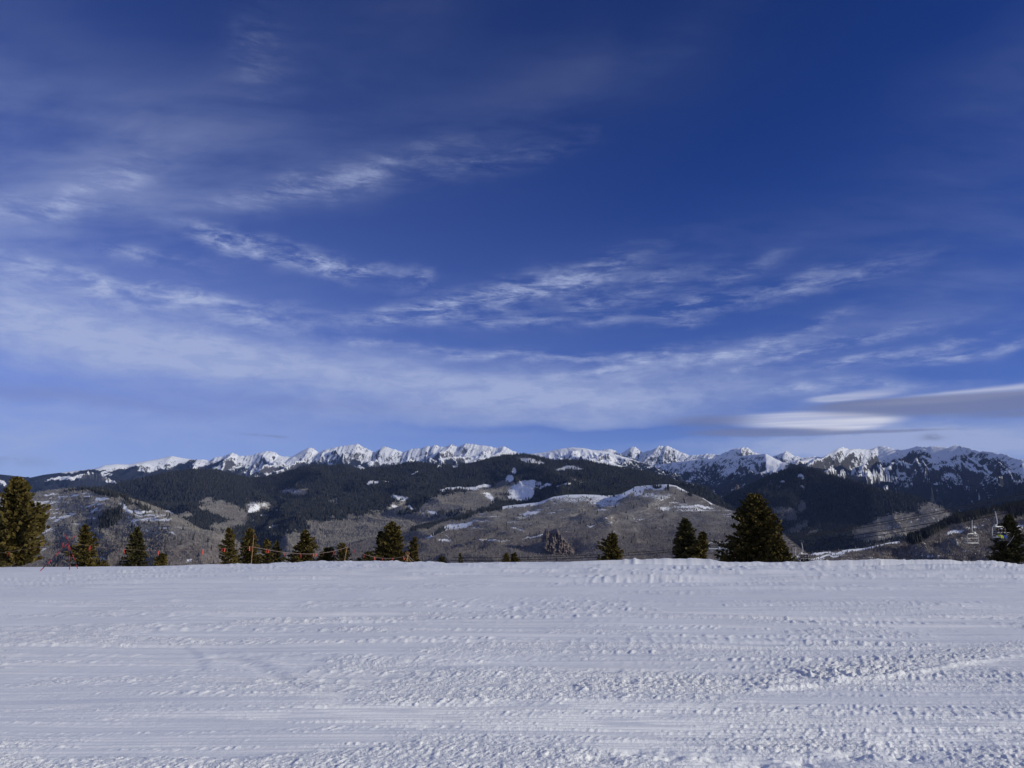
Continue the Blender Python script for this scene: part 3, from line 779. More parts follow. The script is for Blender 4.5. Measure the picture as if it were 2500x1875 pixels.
CREST_N3 = [(740, 1385), (800, 1352), (850, 1335), (900, 1318), (960, 1303), (1003, 1292), (1060, 1278), (1130, 1261), (1200, 1242), (1234, 1235), (1316, 1226), (1350, 1213), (1383, 1208), (1428, 1207), (1495, 1210), (1528, 1204), (1550, 1188), (1580, 1185), (1629, 1182), (1651, 1186), (1685, 1204), (1718, 1217), (1741, 1231), (1774, 1243), (1830, 1262), (1897, 1293), (1919, 1311), (1960, 1345), (2050, 1400)]
def cover_n3(px, py, X, Y, Z, T, rd):
    cy = np.interp(px, [p for p, _ in CREST_N3], [q for _, q in CREST_N3])
    below = py - cy
    band = np.interp(px, [1200, 1240, 1340, 1400, 1500, 1540, 1560, 1600, 1650, 1700, 1760], [0, 5, 6, 9, 10, 7, 11, 9, 5, 2, 0])
    s = .95 * sstep(1.6, .5, below / np.maximum(band, .1)) * (band > .5)
    s = np.maximum(s, spots(px, py, [(1470, 1226, 45, 14, 0, .62), (1400, 1222, 60, 10, 0, .5), (1290, 1252, 22, 5, 8, .8), (1275, 1262, 26, 4, 5, .5), (1560, 1200, 16, 8, 35, .9), (1600, 1210, 60, 10, 0, .5), (1625, 1240, 26, 6, -10, .62), (1712, 1237, 32, 3, -4, .95), (1690, 1245, 40, 2, 0, .7), (1660, 1230, 34, 3, 0, .5),
                                   (1075, 1297, 36, 5, 18, .95), (1130, 1279, 26, 6, 12, 1), (1098, 1290, 22, 8, 10, .85), (1055, 1306, 28, 4, 12, .7), (1080, 1323, 20, 3, -8, .85), (1095, 1318, 18, 2, -25, .7), (1170, 1272, 30, 3, 0, .6), (1165, 1290, 24, 3, 0, .55), (1255, 1290, 26, 2.5, -10, .7), (1300, 1310, 34, 2, 10, .7), (1205, 1318, 40, 3, 0, .6), (1440, 1286, 14, 2, 0, .7), (1560, 1268, 50, 4, 0, .48)]))
    s = np.maximum(s, .08 + .24 * fbm(X / 55, Y / 30, 3, 19) + .10 * sstep(1290, 1215, py))
    ledge = sstep(.10, .5, perlin(X / 170, Z / 6.0 + .3 * fbm(X / 90, Y / 90, 2, 55), 56)) * sstep(-.2, .25, fbm(X / 260, Y / 160, 2, 57))
    s = np.maximum(s, ledge * .60 * sstep(1345, 1240, py))
    f = np.zeros_like(px)
    f = np.maximum(f, .95 * sstep(8, 2, below) * (px > 1000) * (px < 1215) )
    f = np.maximum(f, spots(px, py, [(1065, 1302, 20, 5, 20, .66), (1600, 1186, 10, 4, 0, .6), (1634, 1190, 7, 7, 0, .9), (1680, 1207, 8, 5, 0, .7), (1480, 1209, 26, 3, 0, .6)]))
    b = np.clip(sstep(1255, 1325, py + 18 * fbm(X / 160, Y / 90, 2, 22)) , 0, 1)
    return {'snow': s, 'forest': f, 'brown': b}
layer('aspen_hill', CREST_N3, [(740, 3300), (1003, 3700), (1234, 4000), (1495, 3900), (1650, 3600), (1919, 3000), (2050, 2800)], 2000, [(740, -330), (1250, -210), (1600, -230), (2050, -330)], 520, 170, M_NEAR, cover_n3, (760, 2030),
      relief=(24, 520), stretch=1.6, gentle=(3, 150), shear=.25, steep=.12, label='broad bare aspen hill with a snowy shoulder', seed=25)

# near ridge on the right with a snow road along its crest
CREST_R2 = [(1900, 1392), (1930, 1378), (1956, 1362), (1989, 1349), (2034, 1346), (2074, 1341), (2112, 1338), (2168, 1325), (2236, 1315), (2280, 1296), (2314, 1278), (2340, 1266), (2370, 1261), (2403, 1254), (2448, 1243), (2500, 1235), (2600, 1222), (2800, 1210)]
def cover_r2(px, py, X, Y, Z, T, rd):
    cy = np.interp(px, [p for p, _ in CREST_R2], [q for _, q in CREST_R2])
    below = py - cy
    s = .95 * sstep(5.5, 2.5, below) * (px > 1965) * (px < 2200) * sstep(-3, -1, below)
    s = np.maximum(s, spots(px, py, [(2020, 1357, 45, 2.2, 12, .95), (2330, 1300, 24, 5, 25, .72), (2380, 1287, 30, 3, 0, .6), (2480, 1285, 30, 10, 0, .6), (2250, 1355, 60, 4, 0, .45), (2400, 1345, 40, 3, -15, .5), (2010, 1365, 20, 2, 10, .5)]))
    s = np.maximum(s, .20 + .26 * fbm(X / 14, Y / 9, 3, 31))
    f = .95 * sstep(13, 5, below) * (px > 2215)
    f = np.maximum(f, .9 * sstep(34, 16, below) * sstep(2440, 2480, px))
    b = np.clip(.55 + .4 * sstep(1280, 1340, py), 0, 1) * (1 - .7 * spots(px, py, [(2400, 1268, 60, 16, 0, 1), (2300, 1335, 60, 20, 30, .9)]))
    return {'snow': s, 'forest': f, 'brown': b}
layer('scrub_ridge', CREST_R2, [(1900, 900), (2112, 1000), (2340, 1250), (2500, 1400), (2800, 1500)], 640, [(1900, -130), (2250, -95), (2500, -75), (2800, -55)], 380, 130, M_SHRUB, cover_r2, (1905, 2760),
      relief=(9, 120), gentle=(1.0, 40), shear=.15, steep=.1, label='near scrub ridge with a snow road and conifer belt', seed=29)

# low ground between and beyond everything, out to the horizon
def build_floor():
    rr = np.array([330, 500, 800, 1300, 2000, 3200, 5000, 8000, 12000, 18000, 27000, 40000.0])
    aa = np.linspace(-math.pi, math.pi, 145)
    A, RRR = np.meshgrid(aa, rr)
    X = RRR * np.sin(A); Y = RRR * np.cos(A)
    Z = -150 - 330 * sstep(300, 2500, RRR) + 60 * fbm(X / 3000, Y / 3000, 3, 77) * sstep(500, 4000, RRR)
    # hills all the way round outside the view as well
    out = sstep(.75, 1.1, np.abs(A)) * sstep(3000, 12000, RRR)
    Z = Z + out * (500 + 500 * ridged(X / 5000, Y / 5000, 3, 78))
    o = grid_mesh('valley_floor', X.astype(np.float32), Y.astype(np.float32), Z.astype(np.float32), M_HILL, {'snow': .3 + 0 * Z, 'forest': .6 + .4 * fbm(X / 900, Y / 900, 2, 79), 'brown': 0 * Z})
    tag(o, 'wooded valley floor far below', kind='structure')
build_floor()

# ------------------------------------------------------------------ woods on the hills: too far and too many to count
def cone_group(name, mat, kind):
    ng = bpy.data.node_groups.new(name, 'GeometryNodeTree')
    ng.interface.new_socket('Geometry', in_out='INPUT', socket_type='NodeSocketGeometry')
    ng.interface.new_socket('Geometry', in_out='OUTPUT', socket_type='NodeSocketGeometry')
    N = ng.nodes; L = ng.links
    gi = N.new('NodeGroupInput'); go = N.new('NodeGroupOutput')
    join = N.new('GeometryNodeJoinGeometry')
    if kind == 'conifer':
        parts = [(1.0, .10, .62, .08), (.72, .04, .56, .32), (.42, .0, .42, .58)]     # bottom radius, top radius, depth, base
    else:
        parts = [(.10, .75, .35, .0), (.75, 1.0, .25, .35), (1.0, .12, .40, .60)]
    for rb, rt, dp, z0 in parts:
        c = N.new('GeometryNodeMeshCone')
        try: c.fill_type = 'NONE'
        except Exception: pass
        c.inputs['Vertices'].default_value = 6
        c.inputs['Radius Top'].default_value = rt; c.inputs['Radius Bottom'].default_value = rb; c.inputs['Depth'].default_value = dp
        tr = N.new('GeometryNodeTransform'); tr.inputs['Translation'].default_value = (0, 0, z0)
        L.new(c.outputs['Mesh'], tr.inputs['Geometry']); L.new(tr.outputs[0], join.inputs[0])
    sm = N.new('GeometryNodeSetMaterial'); sm.inputs['Material'].default_value = mat
    L.new(join.outputs[0], sm.inputs[0])
    ip = N.new('GeometryNodeInstanceOnPoints')
    a1 = N.new('GeometryNodeInputNamedAttribute'); a1.data_type = 'FLOAT_VECTOR'; a1.inputs[0].default_value = 'tree_scale'
    a2 = N.new('GeometryNodeInputNamedAttribute'); a2.data_type = 'FLOAT_VECTOR'; a2.inputs[0].default_value = 'tree_turn'
    L.new(gi.outputs[0], ip.inputs['Points']); L.new(sm.outputs[0], ip.inputs['Instance'])
    L.new(a1.outputs[0], ip.inputs['Scale']); L.new(a2.outputs[0], ip.inputs['Rotation'])
    L.new(ip.outputs[0], go.inputs[0])
    return ng
M_CON = mat_instances('far_conifers', (.020, .024, .026), (.056, .056, .050))
M_ASP = mat_instances('far_bare_aspens', (.20, .185, .165), (.33, .305, .275))
M_ASPB = mat_instances('far_bare_scrub', (.10, .085, .08), (.24, .21, .195))
G_CON = cone_group('conifer_scatter', M_CON, 'conifer')
G_ASP = cone_group('aspen_scatter', M_ASP, 'aspen')
G_SCR = cone_group('scrub_scatter', M_ASPB, 'aspen')

def scatter(name, lab, ng, key, spacing, fn, h, rad, seed, only_visible=True):
    Lr = LAYERS[key]
    X, Y, Z = Lr['X'], Lr['Y'], Lr['Z']
    rng = np.random.RandomState(seed)
    nr, nc = X.shape
    # rows run from behind the crest to the foot; keep what stands in view
    el = (Z - EYE) / np.hypot(X, Y)
    m = np.maximum.accumulate(el[::-1], 0)[::-1]
    ahead = np.vstack([m[1:], np.full((1, nc), -9.0)])
    vis = (el + h / np.hypot(X, Y)) > ahead
    dens = fn(Lr['att'])
    PX, PY = project(X, Y, Z)
    dens = dens * (vis if only_visible else 1) * (PY < 1400) * (PX > -140) * (PX < 2640)
    e1 = np.hypot(np.diff(X, axis=0)[:, :-1], np.diff(Y, axis=0)[:, :-1]); e2 = np.hypot(np.diff(X, axis=1)[:-1], np.diff(Y, axis=1)[:-1])
    lam = e1 * e2 * dens[:-1, :-1] / (spacing ** 2)
    n = rng.poisson(lam)
    i, j = np.nonzero(n)
    k = n[i, j]
    i = np.repeat(i, k); j = np.repeat(j, k)
    u = rng.rand(len(i)); v = rng.rand(len(i))
    def bil(F):
        return F[i, j] * (1 - u) * (1 - v) + F[i + 1, j] * u * (1 - v) + F[i, j + 1] * (1 - u) * v + F[i + 1, j + 1] * u * v
    P = np.stack([bil(X), bil(Y), bil(Z) - .05 * h], -1).astype(np.float32)
    hh = h * (.55 + .75 * rng.rand(len(i))); rr = rad * (.7 + .6 * rng.rand(len(i)))
    S = np.stack([rr, rr, hh], -1).astype(np.float32)
    Tn = np.stack([rng.randn(len(i)) * .03, rng.randn(len(i)) * .03, rng.rand(len(i)) * 6.28], -1).astype(np.float32)
    me = bpy.data.meshes.new(name)
    me.vertices.add(len(P)); me.vertices.foreach_set('co', P.ravel())
    me.attributes.new('tree_scale', 'FLOAT_VECTOR', 'POINT').data.foreach_set('vector', S.ravel())
    me.attributes.new('tree_turn', 'FLOAT_VECTOR', 'POINT').data.foreach_set('vector', Tn.ravel())
    me.update()
    o = bpy.data.objects.new(name, me)
    COL.objects.link(o)
    md = o.modifiers.new('scatter', 'NODES'); md.node_group = ng
    tag(o, lab, kind='stuff')
    print(name, key, len(P))

K_M, K_R1, K_N1, K_N3, K_R2 = ('long dark conifer covered ridge with snow meadows', 'dark wooded hill above a shaded valley', 'bare grey aspen hill with thin snow ledges',
                               'broad bare aspen hill with a snowy shoulder', 'near scrub ridge with a snow road and conifer belt')
def f_con(a): return sstep(.40, .75, a['forest']) + .06 * sstep(.15, .4, a['forest'])
def f_asp(a): return (1 - sstep(.3, .6, a['forest'])) * (1 - .96 * sstep(.36, .55, a['snow'])) + .015 * sstep(.4, .7, a['forest'])
scatter('conifer_forest', 'dark conifer forest covering the long middle ridge', G_CON, K_M, 11.5, f_con, 21, 4.4, 1)
scatter('conifer_forest', 'shaded conifer forest on the right-hand hill', G_CON, K_R1, 9.5, f_con, 18, 3.8, 2)
scatter('conifer_forest', 'dark spruce patches on the left aspen hill', G_CON, K_N1, 8, lambda a: f_con(a) + .02, 14, 2.6, 3)
scatter('conifer_forest', 'spruces lining the broad aspen hill', G_CON, K_N3, 8, lambda a: f_con(a) + .008, 16, 2.8, 4)
scatter('conifer_forest', 'conifer belt along the near right ridge', G_CON, K_R2, 3.6, f_con, 10, 1.6, 5)
scatter('aspen_wood', 'bare aspen woods below the middle ridge forest', G_ASP, K_M, 8, f_asp, 10, 1.3, 6)
scatter('aspen_wood', 'bare aspens on the right-hand hill', G_ASP, K_R1, 7, f_asp, 9, 1.2, 7)
scatter('aspen_wood', 'bare grey aspens on the left hill', G_ASP, K_N1, 7.6, lambda a: f_asp(a) * (1 - .7 * a['brown']), 6, .62, 8)
scatter('aspen_wood', 'bare grey aspens on the broad hill', G_ASP, K_N3, 7.8, lambda a: f_asp(a) * (1 - .7 * a['brown']), 6.5, .7, 9)
scatter('scrub_wood', 'brown leafless scrub low on the left hill', G_SCR, K_N1, 6.8, lambda a: f_asp(a) * a['brown'], 6, .65, 10)
scatter('scrub_wood', 'brown leafless scrub low on the broad hill', G_SCR, K_N3, 7.0, lambda a: f_asp(a) * a['brown'], 6, .7, 11)
scatter('scrub_wood', 'brown leafless scrub on the near right ridge', G_SCR, K_R2, 3.4, lambda a: f_asp(a) * .8, 2.6, .4, 12)

# ------------------------------------------------------------------ conifers along the edge of the slope
M_NEEDLE = mat_needles('pine_needles', (.035, .030, .010), (.150, .112, .030))
M_NEEDLE_D = mat_needles('spruce_needles', (.026, .027, .012), (.100, .085, .030))
def tube(verts, faces, pts, rads, n=6, cap=True):
    """append a tapered tube along pts"""
    b0 = len(verts)
    pts = [Vector(p) for p in pts]
    for k, p in enumerate(pts):
        d = (pts[min(k + 1, len(pts) - 1)] - pts[max(k - 1, 0)])
        d = d.normalized() if d.length > 1e-9 else Vector((0, 0, 1))
        ref = Vector((0, 0, 1)) if abs(d.z) < .9 else Vector((1, 0, 0))
        a = d.cross(ref).normalized(); c = d.cross(a)
        for q in range(n):
            an = 2 * math.pi * q / n
            verts.append(p + (a * math.cos(an) + c * math.sin(an)) * rads[k])
    for k in range(len(pts) - 1):
        for q in range(n):
            faces.append((b0 + k * n + q, b0 + k * n + (q + 1) % n, b0 + (k + 1) * n + (q + 1) % n, b0 + (k + 1) * n + q))
    if cap:
        faces.append(tuple(b0 + q for q in range(n))[::-1]); e = b0 + (len(pts) - 1) * n
        faces.append(tuple(e + q for q in range(n)))
def tube_obj(name, pts, r, mat, parent=None, n=6, smooth=True):
    v, f = [], []
    rr = r if isinstance(r, (list, tuple)) else [r] * len(pts)
    tube(v, f, pts, rr, n)
    return link_mesh(name, v, f, mat, parent, smooth)

def crown_width(u, shape):
    """half width of the crown at relative height u (0 foot, 1 tip)"""
    if shape == 'cone':  return (1 - u) ** .80 * (.80 + .2 * min(1, u * 7)) + .03
    if shape == 'slim':  return (1 - u) ** .62 * (.72 + .28 * min(1, u * 5)) + .03
    if shape == 'broad': return math.sqrt(max(0, 1 - u ** 2.1)) * (.9 + .1 * min(1, u * 4)) * (1 - .22 * u) + .03
    if shape == 'column': return (1 - u ** 3.0) ** .6 * (.62 + .5 * math.sin(min(1, u * 1.45) * math.pi) ** .8 * .75) + .04
    return 1 - u
def conifer(label, cx, top, hw, y, shape='cone', seed=1, mat=None, foot=.06, dens=1.0, lean=0.0, gaps=.12, kind='conifer_tree', group='conifers along the edge of the slope', kids=()):
    rng = random.Random(seed)
    tip = at(cx, top, y)
    gx = at(cx, 1370, y).x
    gz = ground_z(gx, y)
    H = tip.z - gz
    hid = min(.6, max(0.0, (at(cx, 1371, y).z - gz) / H))
    W = min(1.9, 1.0 / crown_width(hid, shape)) * hw / FPX * y
    root = empty(kind, (gx, y, gz - .05))
    tag(root, label, 'tree', group)
    lx = tip.x - gx + lean * H
    def axis(u):
        return Vector((lx * u ** 1.5 + .05 * W * math.sin(u * 4 + seed), .05 * W * math.cos(u * 5 + seed), u * H))
    pts = [axis(k / 8) for k in range(9)]
    r0 = .022 * H + .03
    tv, tf = [], []
    tube(tv, tf, pts, [r0 * (1 - .93 * (k / 8) ** .8) for k in range(9)], 8)
    link_mesh('trunk', tv, tf, M_BARK, root, True)
    # limbs in rough whorls, each carrying sprays of needles
    fv, ff, lv, lf = [], [], [], []
    size = max(.11, min(.30, H * .036))
    nl = int((60 + H * 24) * dens)
    lobes = [(rng.random() * 6.28, .10 + .9 * rng.random(), .5 + rng.random()) for _ in range(7)]
    for k in range(nl):
        u = foot + (1 - foot) * ((k + rng.random()) / nl) ** .92
        if rng.random() < gaps * .6: continue
        az = k * 2.399 + rng.uniform(-.5, .5)
        w = W * crown_width((u - foot * .6) / (1 - foot * .6), shape)
        lob = 1.0
        for la, lu, ls in lobes:      # uneven outline: some sides fuller, some with notches
            lob += .22 * ls * math.cos(az - la) * math.exp(-((u - lu) / .12) ** 2) * (1 if ls > .8 else -1)
        w *= max(.35, lob) * rng.uniform(.70, 1.12)
        a0 = axis(u)
        rise = (.10 + .38 * u if shape in ('broad', 'column') else -.22 + .62 * u) + rng.uniform(-.12, .12)
        d = Vector((math.cos(az), math.sin(az), rise))
        tipp = a0 + Vector((d.x * w, d.y * w, d.z * w + .10 * w))
        midp = a0.lerp(tipp, .55) + Vector((0, 0, -.05 * w))
        tube(lv, lf, [a0, midp, tipp], [.010 * H * (1 - u) ** .6 * .35 + .012, .012, .005], 3, False)
        L = max(w, .05)
        ns = max(3, int(L / (size * .36) * 1.15))
        for q in range(ns):
            t = (q + .6 * rng.random() + .25) / ns
            t = .10 + .92 * t
            p = (a0.lerp(midp, t / .55) if t < .55 else midp.lerp(tipp, (t - .55) / .45))
            spread = .30 * L * (1 - .45 * t) * .55
            p = p + Vector((rng.gauss(0, 1), rng.gauss(0, 1), rng.gauss(0, .55))) * spread * .5
            for c in range(3):
                dd = (d + Vector((rng.gauss(0, .65), rng.gauss(0, .65), rng.gauss(.12, .5)))).normalized()
                ln = size * rng.uniform(.8, 1.6)
                sd = dd.cross(Vector((rng.gauss(0, 1), rng.gauss(0, 1), rng.gauss(0, 1)))).normalized() * ln * rng.uniform(.26, .46)
                b = len(fv)
                fv.extend((p - dd * ln * .25, p + dd * ln * .25 + sd, p + dd * ln * .85, p + dd * ln * .22 - sd))
                ff.append((b, b + 1, b + 2, b + 3))
    # tuft on the leader
    for c in range(18):
        p = axis(1 - .05 * rng.random()); dd = Vector((rng.gauss(0, .4), rng.gauss(0, .4), 1)).normalized(); ln = size * 1.1
        sd = dd.cross(Vector((rng.gauss(0, 1), rng.gauss(0, 1), .1))).normalized() * ln * .2
        b = len(fv); fv.extend((p - dd * ln * .4, p + sd, p + dd * ln * .6, p - sd)); ff.append((b, b + 1, b + 2, b + 3))
    limbs = link_mesh('limbs', lv, lf, M_BARK, root, False)
    limbs['kind'] = 'stuff'
    cr = link_mesh('crown', fv, ff, mat or M_NEEDLE, root, False)
    cr['kind'] = 'stuff'
    return root

TREES = [
    ('dark ragged pine leaning out behind the tallest bushy pine', -34, 1206, 38, 74, 'column', 3, M_NEEDLE_D, {}),
    ('tallest bushy olive pine beside the crossed rope poles', 38, 1168, 50, 66, 'column', 5, M_NEEDLE, dict(dens=1.2, foot=.10, gaps=.35)),
    ('conical spruce just right of the crossed rope poles', 209, 1281, 37, 68, 'cone', 7, M_NEEDLE, {}),
    ('dark narrow spruce standing alone before the aspen hill foot', 335, 1287, 30, 72, 'cone', 9, M_NEEDLE_D, dict(gaps=.3)),
    ('tiny bushy sapling right of the dark narrow spruce', 394, 1350, 14, 64, 'slim', 11, M_NEEDLE, {}),
    ('slender pine, first of the rope-side cluster', 559, 1289, 23, 70, 'slim', 13, M_NEEDLE, dict(gaps=.2)),
    ('full pine with a bare pole standing before it', 609, 1290, 27, 72, 'slim', 15, M_NEEDLE, {}),
    ('short pointed fir between two taller cluster pines', 650, 1315, 19, 70, 'slim', 17, M_NEEDLE, {}),
    ('small fir at the end of the rope-side cluster', 677, 1320, 19, 75, 'cone', 19, M_NEEDLE_D, {}),
    ('pointed wide-skirted pine behind the sagging rope', 745, 1294, 35, 72, 'cone', 21, M_NEEDLE, dict(dens=1.2)),
    ('low round bush pine beside the wide-skirted pine', 797, 1338, 23, 74, 'broad', 23, M_NEEDLE, {}),
    ('stubby broken-topped pine next to a leaning pole', 838, 1326, 19, 72, 'broad', 25, M_NEEDLE, dict(gaps=.3)),
    ('tiny fir tip poking over the snow near the leaning pole', 876, 1362, 8, 70, 'cone', 27, M_NEEDLE_D, {}),
    ('low spreading juniper at the foot of the great middle pine', 898, 1347, 17, 70, 'broad', 29, M_NEEDLE_D, {}),
    ('great dense double-topped pine behind the second rope span', 957, 1275, 41, 72, 'slim', 31, M_NEEDLE, dict(dens=1.45)),
    ('left shoulder pine leaning on the great double-topped pine', 932, 1297, 22, 73, 'slim', 32, M_NEEDLE_D, {}),
    ('slim pointed pine right of the bamboo tripod', 1014, 1311, 18, 74, 'slim', 33, M_NEEDLE, {}),
    ('tiny dark fir top on the open crest', 1081, 1359, 9, 68, 'broad', 35, M_NEEDLE_D, {}),
    ('thin sparse sapling on the open crest', 1124, 1350, 7, 70, 'cone', 37, M_NEEDLE_D, dict(gaps=.6, dens=.6)),
    ('left one of a pair of little round pines', 1238, 1350, 10, 68, 'slim', 39, M_NEEDLE, {}),
    ('right one of a pair of little round pines', 1256, 1349, 11, 69, 'slim', 41, M_NEEDLE, {}),
    ('lone round-topped pine below the rock outcrop hill', 1494, 1303, 31, 76, 'slim', 43, M_NEEDLE, dict(dens=1.3)),
    ('dark pointed spruce left of the lift tower', 1676, 1268, 38, 84, 'cone', 45, M_NEEDLE_D, dict(dens=1.25)),
    ('lower rusty fir leaning on the dark pointed spruce', 1714, 1299, 30, 82, 'cone', 47, M_NEEDLE, dict(gaps=.25)),
    ('huge broad-crowned pine right of the lift tower', 1838, 1208, 70, 90, 'slim', 49, M_NEEDLE, dict(dens=1.5, foot=.03, gaps=.25)),
    ('rounded low pine at the right foot of the huge pine', 1900, 1306, 27, 86, 'broad', 51, M_NEEDLE, dict(dens=1.2)),
    ('dark spruce behind the occupied lift chair', 2462, 1258, 44, 118, 'cone', 53, M_NEEDLE_D, dict(dens=1.1)),
]
for lab, cx, top, hw, y, shape, seed, mat, kw in TREES:
    conifer(lab, cx, top, hw, y, shape, seed, mat, **kw)

# ------------------------------------------------------------------ rope line with poles and flags
M_RED = plain('red_pole_paint', (.30, .03, .04), .5, .15, 14)
M_BLACK = plain('black_pole_tape', (.045, .014, .018), .6, .2, 14)
M_BAMBOO = plain('weathered_bamboo', (.36, .22, .10), .7, .2, 9)
M_ROPE = plain('pale_rope', (.42, .30, .25), .8, .15, 20)
M_FLAG = plain('orange_red_flag', (.58, .075, .055), .55, .12, 12)

def striped_pole(name, a, b, r, label, group, bands=6, bend=None):
    a, b = Vector(a), Vector(b)
    root = empty(name, a)
    tag(root, label, 'pole', group)
    def pt(t):
        p = a.lerp(b, t)
        if bend: p = p + Vector(bend) * math.sin(math.pi * t)
        return p - a
    for k in range(bands):
        t0, t1 = k / bands, (k + 1) / bands
        tube_obj('band', [pt(t0), pt((t0 + t1) / 2), pt(t1)], [r * (1.08 - .3 * t0), r * (1.06 - .3 * t0), r * (1.04 - .3 * t0)], M_RED if k % 2 == 0 else M_BLACK, root, 8)
    v, f = [], []
    tube(v, f, [pt(1), pt(1.01)], [r * .75, r * .6], 8)
    link_mesh('end_cap', v, f, M_BLACK, root)
    return root
def gpt(px, py):
    x, y = ground_at(px, py)
    return Vector((x, y, ground_z(x, y) - .08))
fA, fB, fC = gpt(94, 1395), gpt(170, 1391), gpt(180, 1390)
yt = fB.y
striped_pole('rope_pole', fA, at(186, 1306, yt - .3), .025, 'long red and black pole leaning low across the crossed poles', None, 9)
striped_pole('rope_pole', fB, at(164, 1306, yt), .025, 'upright slightly bowed red and black pole of the crossing', None, 7, bend=(.05, 0, 0))
striped_pole('rope_pole', fC + Vector((0, .5, 0)), at(158, 1303, yt + .4), .023, 'back red and black pole tilted left at the crossing', None, 7)

def flag_mesh(parent, loc, w, h, rng):
    """a strip of stiff plastic folded over the rope: two tails hanging down, slightly open and twisted"""
    v, f = [], []
    for s in (-1, 1):
        b = len(v)
        sw = rng.uniform(-.12, .12)
        for k in range(4):
            t = k / 3
            off = s * (.012 + .05 * t * rng.uniform(.6, 1.2))
            for e in (-.5, .5):
                v.append((e * w * (1 - .15 * t) + sw * t * h * .5, off, -t * h))
        for k in range(3):
            f.append((b + 2 * k, b + 2 * k + 1, b + 2 * k + 3, b + 2 * k + 2))
    f.append((0, 8, 9, 1))
    o = link_mesh('flag', v, f, M_FLAG, parent)
    md = o.modifiers.new('thickness', 'SOLIDIFY'); md.thickness = .006
    o.location = loc
    o.rotation_euler = (rng.uniform(-.2, .2), rng.uniform(-.15, .15), rng.uniform(-.9, .9))
    return o
def rope_span(label, pix, y0, y1, flags, r=.012, seed=0, group='rope spans along the slope edge', fs=1.0):
    """pix: rope course in photo pixels; depth runs from y0 to y1; flags: (px, drop) hung on it"""
    rng = random.Random(seed)
    px = np.array([p[0] for p in pix], float); py = np.array([p[1] for p in pix], float)
    n = max(24, int((px[-1] - px[0]) / 8))
    xs = np.linspace(px[0], px[-1], n)
    t = (xs - px[0]) / (px[-1] - px[0])
    # smooth interpolation through the listed points
    deg = min(len(pix) - 1, 3)
    co = np.polyfit((px - px[0]) / (px[-1] - px[0]), py, deg)
    ysm = np.polyval(co, t)
    def P(q):
        tt = (q - px[0]) / (px[-1] - px[0])
        return at(q, float(np.polyval(co, tt)), y0 + (y1 - y0) * tt)
    base = P(px[0])
    root = empty('flagged_rope', base)
    tag(root, label, 'rope', group)
    tube_obj('rope', [P(q) - base for q in xs], r, M_ROPE, root, 5)
    for fx, size in flags:
        flag_mesh(root, P(fx) - base, 0.050 * fs * rng.uniform(.8, 1.2), .30 * size, rng)
    return root
rope_span('thin flagged rope running left from the crossed poles', [(-60, 1358), (22, 1347), (90, 1336), (165, 1323)], yt - 1, yt, [(22, .95), (154, 1.0)], .003, 1)
rope_span('thin flagged rope running from the crossed poles to the pine cluster', [(165, 1323), (220, 1333), (303, 1341), (388, 1344), (495, 1343), (545, 1339), (612, 1334)], yt, 62, [(220, 1.0), (303, 1.0), (388, 1.0), (495, 1.15), (543, .65), (549, .8), (609, 1.1), (616, 1.1)], .003, 2)
rope_span('sagging pale rope before the wide-skirted pine', [(612, 1334), (653, 1342), (697, 1349), (748, 1352.5), (784, 1350), (819, 1345), (846, 1336)], 62, 63, [(651, .8), (656, .8), (697, .9), (734, 1.0), (765, .8), (772, .7), (815, 1.0)], .014, 3)
rope_span('short rope from the leaning pole with one flag', [(846, 1336), (865, 1342), (888, 1353)], 63, 62, [(865, 1.0)], .006, 4)
rope_span('sagging pink rope before the great double-topped pine', [(888, 1353), (914, 1359.5), (940, 1363.5), (965, 1362.5), (983, 1359), (996, 1356)], 62, 61, [(889, .9), (914, .75), (934, .7), (958, 1.0), (985, .85)], .014, 5)
rope_span('slack rope end dropping right from the bamboo tripod', [(996, 1356), (1006, 1366), (1016, 1376)], 61, 60, [], .018, 6)

def bamboo(label, a, b, r=.028):
    a, b = Vector(a), Vector(b)
    root = empty('bamboo_pole', a)
    tag(root, label, 'pole', None)
    v, f = [], []
    n = 9
    pts, rr = [], []
    for k in range(n + 1):          # nodes of the cane stand slightly proud
        t = k / n
        for dt, g in ((-.012, 1), (0, 1.18), (.012, 1)):
            q = min(1, max(0, t + dt)); pts.append((a.lerp(b, q) - a)); rr.append(r * g * (1 - .35 * q))
    tube(v, f, pts, rr, 7)
    link_mesh('cane', v, f, M_BAMBOO, root, True)
    v, f = [], []
    tube(v, f, [(b - a) * .90, (b - a) * .95], [r * .95, r * .93], 7)
    link_mesh('tape', v, f, M_RED, root)
    return root
def gb(px, y):
    x = at(px, 1370, y).x
    return Vector((x, y, ground_z(x, y) - .1))
bamboo('tall bare pole standing before the full cluster pine', gb(613, 62), at(620, 1305, 62))
bamboo('leaning pole beside the stubby broken-topped pine', gb(838, 63), at(849, 1327, 63))
bamboo('tripod cane leaning right toward the great pine', gb(984, 61), at(1000, 1350, 61))
bamboo('tripod cane leaning left under the rope end', gb(1010, 60.6), at(990, 1349, 61), .026)
bamboo('back cane of the bamboo tripod', gb(994, 61.8), at(996, 1347, 61.4), .026)

